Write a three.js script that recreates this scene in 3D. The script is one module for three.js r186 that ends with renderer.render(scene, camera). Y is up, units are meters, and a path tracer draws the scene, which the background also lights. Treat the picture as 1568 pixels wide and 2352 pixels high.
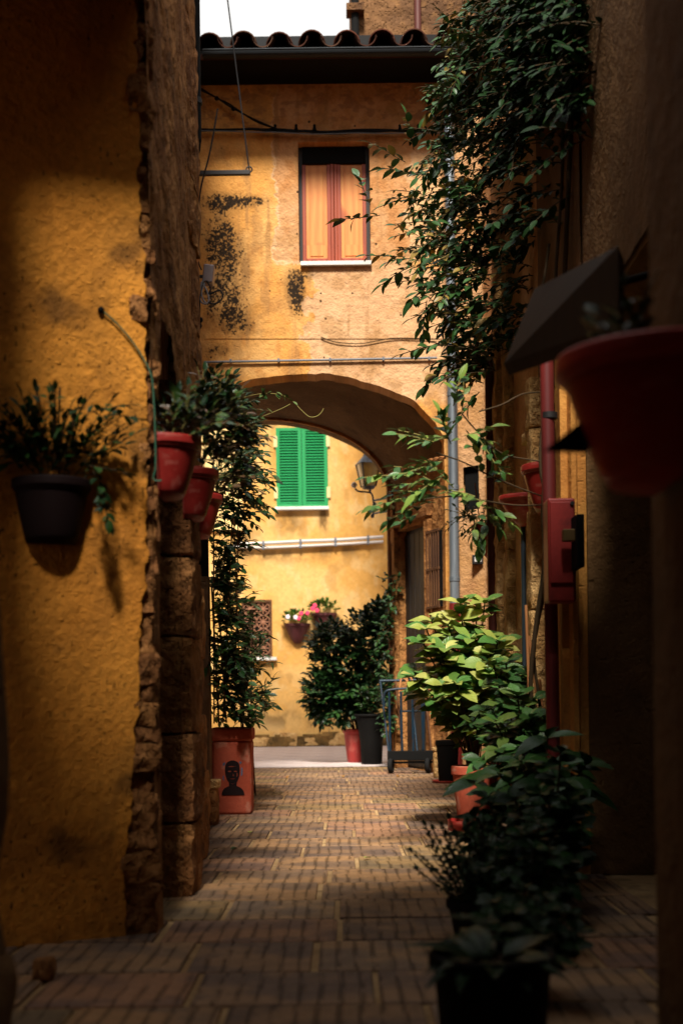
import * as THREE from 'three';
import { RoundedBoxGeometry } from 'three/addons/geometries/RoundedBoxGeometry.js';
import { mergeGeometries, mergeVertices } from 'three/addons/utils/BufferGeometryUtils.js';

// ------------------------------------------------------------------ camera, sky, sun, exposure
const EYE = 0.9, LENS = 3000, TURN = 0.0122;
const scene = new THREE.Scene();
const camera = new THREE.PerspectiveCamera(2 * Math.atan(1176 / LENS) * 180 / Math.PI, 682 / 1024, 0.1, 400);
camera.position.set(0, EYE, 0);
camera.rotation.z = -TURN;
camera.setViewOffset(682, 1024, 0, -184.6, 682, 1024);
camera.focus = 9.2;
camera.userData.fStop = 1.9;
scene.add(camera);

const renderer = new THREE.WebGLRenderer({ antialias: true });
renderer.setSize(682, 1024);
renderer.toneMapping = THREE.LinearToneMapping;
renderer.toneMappingExposure = 1.75;
renderer.shadowMap.enabled = true;

const SKY = 0.78, SUN = 5;
const SUN_DIR = new THREE.Vector3(-0.045, 1.25, 1.0).normalize();   // high, from behind the camera, a little from the right
{
  const w = 512, h = 256, data = new Float32Array(w * h * 4);
  for (let j = 0; j < h; j++) for (let i = 0; i < w; i++) {
    const el = ((j + 0.5) / h - 0.5) * Math.PI, az = (i / w) * Math.PI * 2;
    const c = 1 + 0.05 * Math.sin(az * 3 + 5 * el) * Math.cos(el) + 0.04 * Math.sin(az * 7 - el * 9) * Math.cos(el);
    const l = el > 0 ? SKY * (0.55 + 0.45 * Math.sin(el)) * c : SKY * 0.12;
    data.set([l * 1.0, l * 0.99, l * 0.965, 1], (j * w + i) * 4);
  }
  const sky = new THREE.DataTexture(data, w, h, THREE.RGBAFormat, THREE.FloatType);
  sky.mapping = THREE.EquirectangularReflectionMapping;
  sky.magFilter = sky.minFilter = THREE.LinearFilter;
  sky.needsUpdate = true;
  scene.background = sky;
  scene.environment = sky;
}
const sun = new THREE.DirectionalLight(new THREE.Color(1, 0.93, 0.82), SUN);
sun.position.copy(SUN_DIR).multiplyScalar(40).add(new THREE.Vector3(0, 0, -10));
sun.target.position.set(0, 0, -10);
sun.castShadow = true;
sun.shadow.radius = 19;
sun.shadow.mapSize.set(2048, 2048);
Object.assign(sun.shadow.camera, { left: -16, right: 16, top: 18, bottom: -18, near: 1, far: 90 });
scene.add(sun, sun.target);

// ------------------------------------------------------------------ helpers
const V = (x, y, z) => new THREE.Vector3(x, y, z);
function mulberry(a) { return () => { a |= 0; a = a + 0x6D2B79F5 | 0; let t = Math.imul(a ^ a >>> 15, 1 | a); t = t + Math.imul(t ^ t >>> 7, 61 | t) ^ t; return ((t ^ t >>> 14) >>> 0) / 4294967296; }; }
let rnd = mulberry(7);
const rr = (a, b) => a + (b - a) * rnd();
const clamp = (x, a, b) => Math.min(b, Math.max(a, x));
const sstep = (a, b, x) => { const t = clamp((x - a) / (b - a), 0, 1); return t * t * (3 - 2 * t); };
const mix = (a, b, t) => a + (b - a) * t;
const mix3 = (a, b, t) => [mix(a[0], b[0], t), mix(a[1], b[1], t), mix(a[2], b[2], t)];
// where a ray through a pixel of the 1568 x 2352 view lies at a distance d along the alley
function W(px, py, d) {
  const dx = px - 784, dy = py - 1600, ux = dx - TURN * dy, uy = dy + TURN * dx;
  return V(ux * d / LENS, EYE - uy * d / LENS, -d);
}
const hash = (x, y, s) => { let h = Math.imul(x, 374761393) + Math.imul(y, 668265263) + Math.imul(s, 982451653) | 0; h = Math.imul(h ^ h >>> 13, 1274126177); return ((h ^ h >>> 16) >>> 0) / 4294967296; };
function vnoise(x, y, s = 0, p = 0) {
  const xi = Math.floor(x), yi = Math.floor(y), fx = x - xi, fy = y - yi, u = fx * fx * (3 - 2 * fx), v = fy * fy * (3 - 2 * fy);
  const w = (a) => p ? ((a % p) + p) % p : a;
  const a = hash(w(xi), w(yi), s), b = hash(w(xi + 1), w(yi), s), c = hash(w(xi), w(yi + 1), s), d = hash(w(xi + 1), w(yi + 1), s);
  return mix(mix(a, b, u), mix(c, d, u), v);
}
function fbm(x, y, o = 4, s = 0, p = 0) {
  let t = 0, a = 0.5, n = 0;
  for (let i = 0; i < o; i++) { t += a * vnoise(x, y, s + i * 17, p); n += a; a *= 0.5; x *= 2; y *= 2; p *= 2; }
  return t / n;
}
function noise3(v, f, s) { return (fbm(v.x * f + v.z * f * 0.7 + 31, v.y * f + v.z * f * 0.45 + 17, 3, s) - 0.5) * 2; }
const toS = (l) => { l = clamp(l, 0, 1); return Math.round(255 * (l <= 0.0031308 ? l * 12.92 : 1.055 * Math.pow(l, 1 / 2.4) - 0.055)); };
function tex(w, h, fn, colour = true, rep = true) {
  const a = new Uint8Array(w * h * 4);
  for (let j = 0; j < h; j++) for (let i = 0; i < w; i++) {
    const c = fn((i + 0.5) / w, (j + 0.5) / h), k = (j * w + i) * 4;
    if (colour) { a[k] = toS(c[0]); a[k + 1] = toS(c[1]); a[k + 2] = toS(c[2]); }
    else a[k] = a[k + 1] = a[k + 2] = Math.round(255 * clamp(c, 0, 1));
    a[k + 3] = 255;
  }
  const t = new THREE.DataTexture(a, w, h);
  if (colour) t.colorSpace = THREE.SRGBColorSpace;
  t.magFilter = THREE.LinearFilter; t.minFilter = THREE.LinearFilter;
  t.wrapS = t.wrapT = rep ? THREE.RepeatWrapping : THREE.ClampToEdgeWrapping;
  t.needsUpdate = true;
  return t;
}
const std = (o) => new THREE.MeshPhysicalMaterial({ side: THREE.DoubleSide, roughness: 0.85, specularIntensity: (o.roughness ?? 0.85) > 0.65 ? 0.25 : 0.8, ...o });
const lin = (r, g, b) => new THREE.Color().setRGB(r, g, b);
// uv in metres by the way each face points
function boxUV(g, s = 1) {
  g = g.index ? g.toNonIndexed() : g;
  const p = g.attributes.position, uv = new Float32Array(p.count * 2), a = V(), b = V(), c = V();
  for (let i = 0; i < p.count; i += 3) {
    a.fromBufferAttribute(p, i); b.fromBufferAttribute(p, i + 1); c.fromBufferAttribute(p, i + 2);
    const n = b.clone().sub(a).cross(c.clone().sub(a)), x = Math.abs(n.x), y = Math.abs(n.y), z = Math.abs(n.z);
    [a, b, c].forEach((q, k) => {
      const [u, v] = x > y && x > z ? [q.z, q.y] : y > z ? [q.x, q.z] : [q.x, q.y];
      uv[(i + k) * 2] = u / s; uv[(i + k) * 2 + 1] = v / s;
    });
  }
  g.setAttribute('uv', new THREE.BufferAttribute(uv, 2));
  return g;
}
function tidy(g) { g = g.index ? g.toNonIndexed() : g; for (const k of Object.keys(g.attributes)) if (!['position', 'normal', 'uv'].includes(k)) g.deleteAttribute(k); return g; }
const merge = (a) => a.length === 1 ? a[0] : mergeGeometries(a.map(tidy), false);
const bx = (x0, x1, y0, y1, z0, z1) => new THREE.BoxGeometry(Math.abs(x1 - x0), Math.abs(y1 - y0), Math.abs(z1 - z0)).translate((x0 + x1) / 2, (y0 + y1) / 2, (z0 + z1) / 2);
const rbx = (x0, x1, y0, y1, z0, z1, r = 0.008) => { const w = Math.abs(x1 - x0), h = Math.abs(y1 - y0), d = Math.abs(z1 - z0); return new RoundedBoxGeometry(w, h, d, 2, Math.min(r, w * 0.45, h * 0.45, d * 0.45)).translate((x0 + x1) / 2, (y0 + y1) / 2, (z0 + z1) / 2); };
function tube(pts, r, seg = 0, rad = 7) { const c = pts.length === 2 ? new THREE.LineCurve3(pts[0], pts[1]) : new THREE.CatmullRomCurve3(pts); return new THREE.TubeGeometry(c, seg || (pts.length === 2 ? 1 : pts.length * 5), r, rad, false); }
function bar(a, b, r, rad = 10) { const l = a.distanceTo(b), g = new THREE.CylinderGeometry(r, r, l, rad); g.applyQuaternion(new THREE.Quaternion().setFromUnitVectors(V(0, 1, 0), b.clone().sub(a).normalize())); return g.translate((a.x + b.x) / 2, (a.y + b.y) / 2, (a.z + b.z) / 2); }
const lathe = (pts, seg = 28, a0 = 0, a1 = Math.PI * 2) => new THREE.LatheGeometry(pts.map(([r, y]) => new THREE.Vector2(r, y)), seg, a0, a1);
function poly(pts) { const s = new THREE.Shape(); pts.forEach(([x, y], i) => i ? s.lineTo(x, y) : s.moveTo(x, y)); s.closePath(); return s; }
const extr = (shape, depth, bevel = 0, seg = 12) => new THREE.ExtrudeGeometry(shape, { depth, bevelEnabled: bevel > 0, bevelSize: bevel, bevelThickness: bevel, bevelSegments: 2, curveSegments: seg });
// a stone: a rounded block whose faces are knocked about
function rock(w, h, d, seed, amp = 0.012, f = 9, seg = 5, soft = 1, chip = false) {
  let g = new THREE.BoxGeometry(w, h, d, seg, seg, seg); g.deleteAttribute('uv'); g.deleteAttribute('normal'); g = mergeVertices(g);
  const p = g.attributes.position, v = V();
  for (let i = 0; i < p.count; i++) {
    v.fromBufferAttribute(p, i);
    const e = [Math.abs(v.x) / w, Math.abs(v.y) / h, Math.abs(v.z) / d].filter((q) => q > 0.49).length, m = Math.min(w, h, d);
    const pull = (e === 3 ? 0.09 : e === 2 ? 0.05 : 0) * soft;
    v.x -= Math.sign(v.x) * pull * m; v.y -= Math.sign(v.y) * pull * m; v.z -= Math.sign(v.z) * pull * m;
    const q = v.clone(); v.x += noise3(q, f, seed) * amp; v.y += noise3(q, f, seed + 5) * amp * 0.7; v.z += noise3(q, f, seed + 9) * amp;
    p.setXYZ(i, v.x, v.y, v.z);
  }
  if (chip) g = g.toNonIndexed();
  g.computeVertexNormals();
  return boxUV(g);
}
const bases = new WeakMap(), used = new Map();
function numbered(n) { const k = used.get(n) ?? 0; used.set(n, k + 1); return k ? n + '_' + String(k).padStart(3, '0') : n; }
function thing(name, label, category, base = V(0, 0, 0), group) {
  const o = new THREE.Group(); o.name = numbered(name); o.position.copy(base); bases.set(o, base);
  o.userData = { label, category }; if (group) o.userData.group = group;
  scene.add(o); return o;
}
function add(parent, name, geo, m, label) {          // geometry in world metres
  const g = merge(Array.isArray(geo) ? geo : [geo]), b = bases.get(parent) ?? V(0, 0, 0);
  const o = new THREE.Mesh(g.clone().translate(-b.x, -b.y, -b.z), m); o.name = name; bases.set(o, b);
  o.castShadow = o.receiveShadow = true; if (label) o.userData.label = label;
  parent.add(o); return o;
}
function put(parent, name, geo, m, matrix) {         // a shared geometry placed by a world matrix
  const b = bases.get(parent), o = new THREE.Mesh(geo, m); o.name = name; bases.set(o, b);
  o.applyMatrix4(new THREE.Matrix4().makeTranslation(-b.x, -b.y, -b.z).multiply(matrix));
  o.castShadow = o.receiveShadow = true; parent.add(o); return o;
}
function struct(name, geo, m, label) {
  const o = new THREE.Mesh(merge(Array.isArray(geo) ? geo : [geo]), m); o.name = numbered(name); o.userData = { kind: 'structure' }; bases.set(o, V(0, 0, 0));
  if (label) o.userData.label = label;
  o.castShadow = o.receiveShadow = true; scene.add(o); return o;
}

// ------------------------------------------------------------------ materials
const T = {};
T.plasterB = tex(1024, 1024, (u, v) => {            // coarse stucco relief, 2 m square
  const n = fbm(u * 10, v * 10, 3, 3, 10), g = fbm(u * 46, v * 46, 3, 5, 46), f = vnoise(u * 230, v * 230, 9, 230);
  let h = 0.5 + (n - 0.5) * 0.5 + (g - 0.5) * 0.55 + (f - 0.5) * 0.18;
  const pit = vnoise(u * 62, v * 62, 21, 62), area = fbm(u * 8, v * 8, 2, 31, 8);
  if (pit > 0.86 && area > 0.46) h -= (pit - 0.86) * 4;
  return h;
}, false);
T.stoneB = tex(512, 512, (u, v) => { const n = fbm(u * 9, v * 9, 5, 41, 9), p = vnoise(u * 44, v * 44, 43, 44), q = vnoise(u * 90, v * 90, 47, 90); return n * 0.9 - (p > 0.72 ? (p - 0.72) * 2.2 : 0) - (q > 0.8 ? (q - 0.8) * 1.2 : 0) + 0.1; }, false);
const plasterTex = (A, B, C, seed, n = 512) => tex(n, n, (u, v) => {
  const a = fbm(u * 4, v * 4, 5, seed, 4), b = fbm(u * 11, v * 11, 4, seed + 50, 11), c = vnoise(u * 120, v * 120, seed + 90, 120);
  let k = mix3(A, B, sstep(0.35, 0.68, a)); k = mix3(k, C, sstep(0.58, 0.78, b) * 0.55);
  const g = 0.9 + 0.2 * c; return [k[0] * g, k[1] * g, k[2] * g];
});
const bumpy = (t, s) => { const c = t.clone(); c.repeat.set(s, s); c.needsUpdate = true; return c; };
const M = {};
T.leftPlaster = tex(1024, 1024, (u, v) => {
  const a = fbm(u * 4, v * 4, 5, 100, 4), b = fbm(u * 11, v * 11, 4, 150, 11), c = vnoise(u * 120, v * 120, 190, 120), d = fbm(u * 6 + 3, v * 6, 5, 161, 6);
  let k = mix3([0.70, 0.285, 0.042], [0.58, 0.22, 0.03], sstep(0.35, 0.68, a)); k = mix3(k, [0.38, 0.145, 0.024], sstep(0.56, 0.76, b) * 0.6);
  k = mix3(k, [0.20, 0.085, 0.02], sstep(0.55, 0.72, d) * (0.35 + 0.5 * sstep(0.45, 0.6, b)));
  const pit = vnoise(u * 150, v * 150, 171, 150), ar = fbm(u * 9, v * 9, 2, 181, 9); if (pit > 0.86 && ar > 0.48) k = k.map((q) => q * (1 - Math.min(0.75, (pit - 0.86) * 9)));
  const g = 0.88 + 0.24 * c; return [k[0] * g, k[1] * g, k[2] * g];
});
M.leftPlaster = std({ map: bumpy(T.leftPlaster, 0.5), bumpMap: bumpy(T.plasterB, 1.05), bumpScale: 0.011, roughness: 0.9 });
T.rightPlaster = plasterTex([0.58, 0.33, 0.16], [0.50, 0.26, 0.10], [0.40, 0.19, 0.08], 200);
M.rightPlaster = std({ map: bumpy(T.rightPlaster, 0.5), bumpMap: bumpy(T.plasterB, 0.5), bumpScale: 0.02, roughness: 0.92 });
T.farPlaster = tex(1024, 1024, (u, v) => {
  const x = -4 + u * 7, y = v * 7.6, px = 784 + x * 128.2, py = 1600 - (y - EYE) * 128.2 - TURN * x * 128.2;
  const a = fbm(px * 0.012, py * 0.012, 5, 300), b = fbm(px * 0.045, py * 0.03, 4, 310), c = fbm(px * 0.2, py * 0.2, 3, 320);
  let k = mix3([0.60, 0.36, 0.125], [0.55, 0.29, 0.075], sstep(0.35, 0.65, a)); k = mix3(k, [0.62, 0.42, 0.19], sstep(0.55, 0.75, b) * 0.5); k = mix3(k, [0.36, 0.19, 0.055], sstep(0.56, 0.76, fbm(px * 0.03, py * 0.018, 4, 330)) * 0.5);
  let m = 0; for (const [bx0, by0, sx, sy, w] of [[670, 1200, 30, 36, 0.5], [747, 1195, 9, 40, 0.9], [640, 1278, 110, 14, 0.5], [800, 1265, 60, 12, 0.4], [590, 968, 40, 12, 0.4], [640, 1005, 8, 60, 0.4], [690, 1470, 40, 26, 0.35], [620, 1540, 40, 30, 0.3], [700, 1650, 200, 22, 0.5], [560, 1240, 30, 30, 0.5]]) { const q = ((px - bx0) / sx) ** 2 + ((py - by0) / sy) ** 2; if (q < 5) m += w * Math.exp(-q); }
  k = mix3(k, [0.12, 0.065, 0.022], clamp(m * (0.25 + 1.3 * sstep(0.35, 0.65, b)), 0, 0.9));
  const g = 0.86 + 0.28 * c; return [k[0] * g, k[1] * g, k[2] * g];
}, true, false);
T.farPlaster.wrapS = T.farPlaster.wrapT = THREE.MirroredRepeatWrapping;
M.farPlaster = std({ map: T.farPlaster, bumpMap: T.plasterB, bumpScale: 0.008, roughness: 0.95 });
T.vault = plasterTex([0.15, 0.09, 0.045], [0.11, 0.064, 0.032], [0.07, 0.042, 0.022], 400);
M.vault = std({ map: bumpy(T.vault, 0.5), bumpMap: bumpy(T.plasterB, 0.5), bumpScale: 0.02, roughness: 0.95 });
T.rubble = plasterTex([0.40, 0.185, 0.06], [0.25, 0.105, 0.033], [0.08, 0.036, 0.014], 500);
M.rubble = std({ map: bumpy(T.rubble, 1.1), bumpMap: bumpy(T.stoneB, 1.3), bumpScale: 0.045, roughness: 0.95 });
M.stone = [0, 1, 2].map((k) => std({ map: bumpy(T.rubble, 1.3 + k * 0.3), color: lin(1 - k * 0.12, 1 - k * 0.14, 1 - k * 0.1), bumpMap: bumpy(T.stoneB, 2.2 + k * 0.3), bumpScale: 0.03, roughness: 0.95 }));
T.travertine = plasterTex([0.60, 0.37, 0.15], [0.50, 0.28, 0.10], [0.26, 0.13, 0.045], 600);
M.travertine = [0, 1].map((k) => std({ map: bumpy(T.travertine, 1.5 + k * 0.4), bumpMap: bumpy(T.stoneB, 2.8), bumpScale: 0.03, roughness: 0.92 }));
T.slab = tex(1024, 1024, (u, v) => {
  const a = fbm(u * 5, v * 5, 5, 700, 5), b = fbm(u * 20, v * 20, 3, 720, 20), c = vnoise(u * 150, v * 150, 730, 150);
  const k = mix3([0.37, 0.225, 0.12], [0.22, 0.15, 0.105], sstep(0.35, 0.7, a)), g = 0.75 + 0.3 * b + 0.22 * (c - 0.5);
  const w = u + 0.010 * (fbm(v * 6, u * 3, 2, 760, 0) - 0.5), x = w * 16, e = Math.abs((x % 1) - 0.5) * 2, strokeTone = 1 - 0.5 * sstep(0.66, 0.9, e) * sstep(0.36, 0.56, vnoise(Math.floor(x) * 3.7, v * 9, 770));   // colour darkened in strokes that follow the chisel furrows
  return [k[0] * g * strokeTone, k[1] * g * strokeTone, k[2] * g * strokeTone];
});
T.slabB = tex(1024, 1024, (u, v) => {               // chiselled furrows that run along the alley, 1 m square
  const w = u + 0.010 * (fbm(v * 6, u * 3, 2, 760, 0) - 0.5), x = w * 16, c = Math.abs((x % 1) - 0.5) * 2;
  const cut = 0.35 + 0.65 * sstep(0.28, 0.5, vnoise(Math.floor(x) * 3.7, v * 9, 770));
  return 0.75 - sstep(0.5, 0.95, c) * 0.55 * cut + (fbm(u * 16, v * 16, 4, 780, 16) - 0.5) * 0.35;
}, false);
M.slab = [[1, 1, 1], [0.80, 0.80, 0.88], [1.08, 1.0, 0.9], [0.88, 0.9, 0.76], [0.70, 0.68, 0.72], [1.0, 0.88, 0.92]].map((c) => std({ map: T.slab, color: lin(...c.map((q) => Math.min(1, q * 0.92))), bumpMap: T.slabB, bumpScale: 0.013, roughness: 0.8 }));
T.sand = plasterTex([0.42, 0.275, 0.135], [0.32, 0.20, 0.095], [0.16, 0.10, 0.05], 800);
M.sand = std({ map: T.sand, bumpMap: bumpy(T.stoneB, 3), bumpScale: 0.01, roughness: 1 });
T.street = plasterTex([0.55, 0.47, 0.45], [0.46, 0.38, 0.37], [0.60, 0.54, 0.52], 820);
M.street = std({ map: T.street, bumpMap: bumpy(T.stoneB, 2), bumpScale: 0.006, roughness: 0.9 });
M.black = std({ color: lin(0.006, 0.006, 0.006), roughness: 0.85 });
M.iron = std({ color: lin(0.022, 0.02, 0.02), roughness: 0.55, metalness: 0.5 });
M.rust = std({ map: plasterTex([0.10, 0.045, 0.02], [0.06, 0.028, 0.016], [0.16, 0.07, 0.03], 830, 128), roughness: 0.85 });
M.cable = std({ color: lin(0.008, 0.008, 0.009), roughness: 0.7 });
M.greyCable = std({ color: lin(0.13, 0.14, 0.16), roughness: 0.5 });
M.zinc = std({ map: plasterTex([0.20, 0.235, 0.27], [0.13, 0.16, 0.19], [0.33, 0.37, 0.40], 840, 256), roughness: 0.42, metalness: 0.55 });
M.brownPipe = std({ map: plasterTex([0.085, 0.02, 0.014], [0.055, 0.014, 0.01], [0.11, 0.03, 0.02], 850, 128), roughness: 0.42 });
M.redPaint = std({ map: plasterTex([0.26, 0.02, 0.016], [0.15, 0.012, 0.010], [0.02, 0.006, 0.005], 860, 256), roughness: 0.5 });
M.redPot = std({ map: plasterTex([0.36, 0.028, 0.022], [0.31, 0.022, 0.017], [0.46, 0.12, 0.09], 870, 256), roughness: 0.42 });
M.terra = std({ map: plasterTex([0.40, 0.085, 0.045], [0.33, 0.06, 0.03], [0.50, 0.24, 0.16], 880, 256), bumpMap: bumpy(T.stoneB, 3), bumpScale: 0.002, roughness: 0.75 });
M.blackPot = std({ color: lin(0.005, 0.0045, 0.004), roughness: 0.8 });
M.soil = std({ color: lin(0.03, 0.018, 0.01), bumpMap: T.stoneB, bumpScale: 0.02, roughness: 1 });
M.marble = std({ map: plasterTex([0.62, 0.60, 0.57], [0.52, 0.50, 0.47], [0.70, 0.68, 0.66], 890, 128), roughness: 0.6 });
M.green = std({ map: plasterTex([0.012, 0.25, 0.075], [0.010, 0.21, 0.06], [0.02, 0.29, 0.10], 900, 128), roughness: 0.45 });
const wood = (A, B, s, n = 512) => tex(n, n, (u, v) => {
  const w = fbm(u * 3, v * 0.5, 3, s, 0), g = Math.sin((u * 11 + w * 2.6) * 6.28) * 0.5 + 0.5, f = vnoise(u * 220, v * 9, s + 3);
  const kn = vnoise(u * 5 + 2, v * 3.1, s + 9), k = mix3(A, B, g * 0.5 + f * 0.35);
  const q = kn > 0.88 ? 1 - (kn - 0.88) * 6 : 1; return [k[0] * q, k[1] * q * q, k[2] * q * q];
});
T.shutter = wood([0.66, 0.27, 0.065], [0.52, 0.155, 0.03], 910);
M.shutterPanel = std({ map: T.shutter, roughness: 0.5 });
M.shutterFrame = std({ map: wood([0.33, 0.06, 0.02], [0.2, 0.03, 0.012], 930), roughness: 0.5 });
M.darkWood = std({ map: wood([0.022, 0.015, 0.01], [0.012, 0.009, 0.007], 950, 256), roughness: 0.6 });
M.doorWood = std({ map: wood([0.07, 0.05, 0.032], [0.04, 0.028, 0.018], 960, 256), roughness: 0.7 });
M.tile = [[0.10, 0.032, 0.018], [0.07, 0.025, 0.015], [0.085, 0.04, 0.024]].map((c, i) => std({ map: plasterTex(c, c.map((q) => q * 0.6), c.map((q) => q * 0.35), 970 + i, 128), roughness: 0.95 }));
M.bamboo = std({ color: lin(0.36, 0.15, 0.05), roughness: 0.6 });
M.stem = std({ color: lin(0.05, 0.032, 0.016), roughness: 0.85 });
M.twig = std({ color: lin(0.20, 0.17, 0.05), roughness: 0.7 });
M.white = std({ color: lin(0.72, 0.70, 0.66), roughness: 0.45 });
M.blueMetal = std({ map: plasterTex([0.004, 0.024, 0.046], [0.004, 0.018, 0.034], [0.05, 0.022, 0.012], 990, 128), roughness: 0.45, metalness: 0.2 });
M.rubber = std({ color: lin(0.012, 0.012, 0.012), roughness: 0.85 });
M.paint = std({ color: lin(0.016, 0.008, 0.008), roughness: 0.9 });
M.bluePaint = std({ color: lin(0.09, 0.12, 0.2), roughness: 0.8 });
M.petal = std({ color: lin(0.75, 0.04, 0.12), roughness: 0.6 });
M.petalPale = std({ color: lin(0.75, 0.62, 0.66), roughness: 0.6 });
M.frost = new THREE.MeshPhysicalMaterial({ color: lin(0.72, 0.66, 0.42), roughness: 0.6, transmission: 0.45, thickness: 0, side: THREE.DoubleSide });
T.leaf = tex(256, 256, (u, v) => { const x = Math.abs(u - 0.5) * 2, vein = Math.abs(((v * 7 - x * 1.6) % 1 + 1) % 1 - 0.5) * 2, mid = x < 0.05 ? 1 : 0, n = fbm(u * 7, v * 9, 3, 1200), k = 0.72 + 0.34 * n, w = mid ? 0.5 : vein > 0.86 ? 0.22 : 0, sp = n > 0.7 ? 0.75 : 1; return mix3([k * sp, k, k * 0.9], [1, 1, 0.95], w); });
T.leafB = tex(256, 256, (u, v) => { const x = Math.abs(u - 0.5) * 2, vein = Math.abs(((v * 7 - x * 1.6) % 1 + 1) % 1 - 0.5) * 2; return 0.7 - (x < 0.05 ? 0.5 : 0) - sstep(0.6, 1, vein) * 0.35 + 0.2 * fbm(u * 9, v * 9, 3, 1210); }, false);
const leafM = (r, g, b, rough = 0.38, tr = 0.25, spec = 0.7) => new THREE.MeshPhysicalMaterial({ color: lin(r, g, b), roughness: rough, map: T.leaf, bumpMap: T.leafB, bumpScale: 0.0015, specularIntensity: spec, transmission: tr, thickness: 0, side: THREE.DoubleSide });
M.leafDark = [leafM(0.014, 0.050, 0.012, 0.36, 0.2, 0.5), leafM(0.010, 0.032, 0.010, 0.34, 0.2, 0.5), leafM(0.028, 0.080, 0.016, 0.4, 0.25, 0.5)];
M.leafDeep = [leafM(0.006, 0.020, 0.005, 0.45, 0.1, 0.18), leafM(0.007, 0.026, 0.006, 0.42, 0.1, 0.25), leafM(0.012, 0.038, 0.009, 0.45, 0.1, 0.25)];
M.leafJas = [leafM(0.02, 0.06, 0.022, 0.28), leafM(0.014, 0.042, 0.02, 0.26), leafM(0.05, 0.11, 0.022, 0.35), leafM(0.10, 0.05, 0.02, 0.4)];
M.leafLime = [leafM(0.30, 0.34, 0.07, 0.4, 0.2), leafM(0.18, 0.27, 0.05, 0.4, 0.2), leafM(0.42, 0.42, 0.12, 0.42, 0.2), leafM(0.07, 0.18, 0.04, 0.34, 0.2), leafM(0.10, 0.20, 0.04, 0.36, 0.2)];
M.leafOld = leafM(0.26, 0.17, 0.035, 0.5, 0.3, 0.4);
M.leafMid = [leafM(0.035, 0.10, 0.026, 0.36), leafM(0.05, 0.13, 0.03, 0.36), leafM(0.10, 0.16, 0.03, 0.4)];

// ------------------------------------------------------------------ large structure
const prism = (pts, y0, y1) => extr(poly(pts.map(([x, d]) => [x, d])), y1 - y0).rotateX(-Math.PI / 2).translate(0, y0, 0);   // plan points (x, distance)
// a wall along the alley as a knocked-about skin: x = X(d)
function skin(X, d0, d1, y0, y1, sd, sy, amp, seed, hole) {
  const nd = Math.round((d1 - d0) / sd), ny = Math.round((y1 - y0) / sy), pos = [], idx = [];
  for (let j = 0; j <= ny; j++) for (let i = 0; i <= nd; i++) {
    const d = mix(d0, d1, i / nd), y = mix(y0, y1, j / ny);
    const n = (fbm(d * 3.1, y * 1.6, 4, seed) - 0.5) * 2 + (fbm(d * 9, y * 5, 3, seed + 7) - 0.5);
    pos.push(X(d) + n * amp, y, -d);
  }
  for (let j = 0; j < ny; j++) for (let i = 0; i < nd; i++) {
    const d = mix(d0, d1, (i + 0.5) / nd), y = mix(y0, y1, (j + 0.5) / ny);
    if (hole && hole(d, y)) continue;
    const a = j * (nd + 1) + i; idx.push(a, a + 1, a + nd + 1, a + 1, a + nd + 2, a + nd + 1);
  }
  let g = new THREE.BufferGeometry(); g.setAttribute('position', new THREE.Float32BufferAttribute(pos, 3)); g.setIndex(idx); g.computeVertexNormals();
  return boxUV(g);
}

// ground, street, pavement
struct('ground', new THREE.PlaneGeometry(300, 300).rotateX(-Math.PI / 2).translate(0, -0.08, -20), std({ color: lin(0.16, 0.11, 0.07), roughness: 1 }));
struct('street', boxUV(bx(-16, 16, -0.07, 0.012, -23.6, -16.72)), M.street);
const pavement = struct('pavement', boxUV(bx(-3.2, 1.7, -0.06, -0.007, -16.72, 4)), M.sand);
{
  rnd = mulberry(21);
  let d = 2.3;
  while (d < 16.4) {
    const dep = rr(0.46, 0.56), end = Math.min(d + dep, 16.7), left = d > 14.5 ? -2.2 : d > 9 ? -1.0 - (d - 9) * 0.1 : d > 6 ? -0.9 : -1.7;
    let x = left - rr(0, 0.5); const shift = (d - 2) * -0.006;
    while (x < 1.25) {
      const w = rr(0.42, 0.72), sk = rr(-0.02, 0.02), x1 = Math.min(x + w, 1.32), h = rr(0, 0.007);
      if (x1 - x > 0.12) {
        const g = boxUV(new RoundedBoxGeometry(x1 - x - rr(0.016, 0.026), 0.06, end - d - rr(0.016, 0.026), 1, 0.008).rotateY(rr(-0.006, 0.006)).rotateZ(rr(-0.004, 0.004)).translate((x + x1) / 2 + shift, -0.03 + h, -(d + end) / 2 + sk * 0.2));
        { const uv = g.attributes.uv, ou = rnd(), ov = rnd(); for (let i = 0; i < uv.count; i++) uv.setXY(i, uv.getX(i) + ou, uv.getY(i) + ov); }
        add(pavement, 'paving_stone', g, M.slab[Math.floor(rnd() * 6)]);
      }
      x = x1;
    }
    d = end;
  }
}

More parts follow.
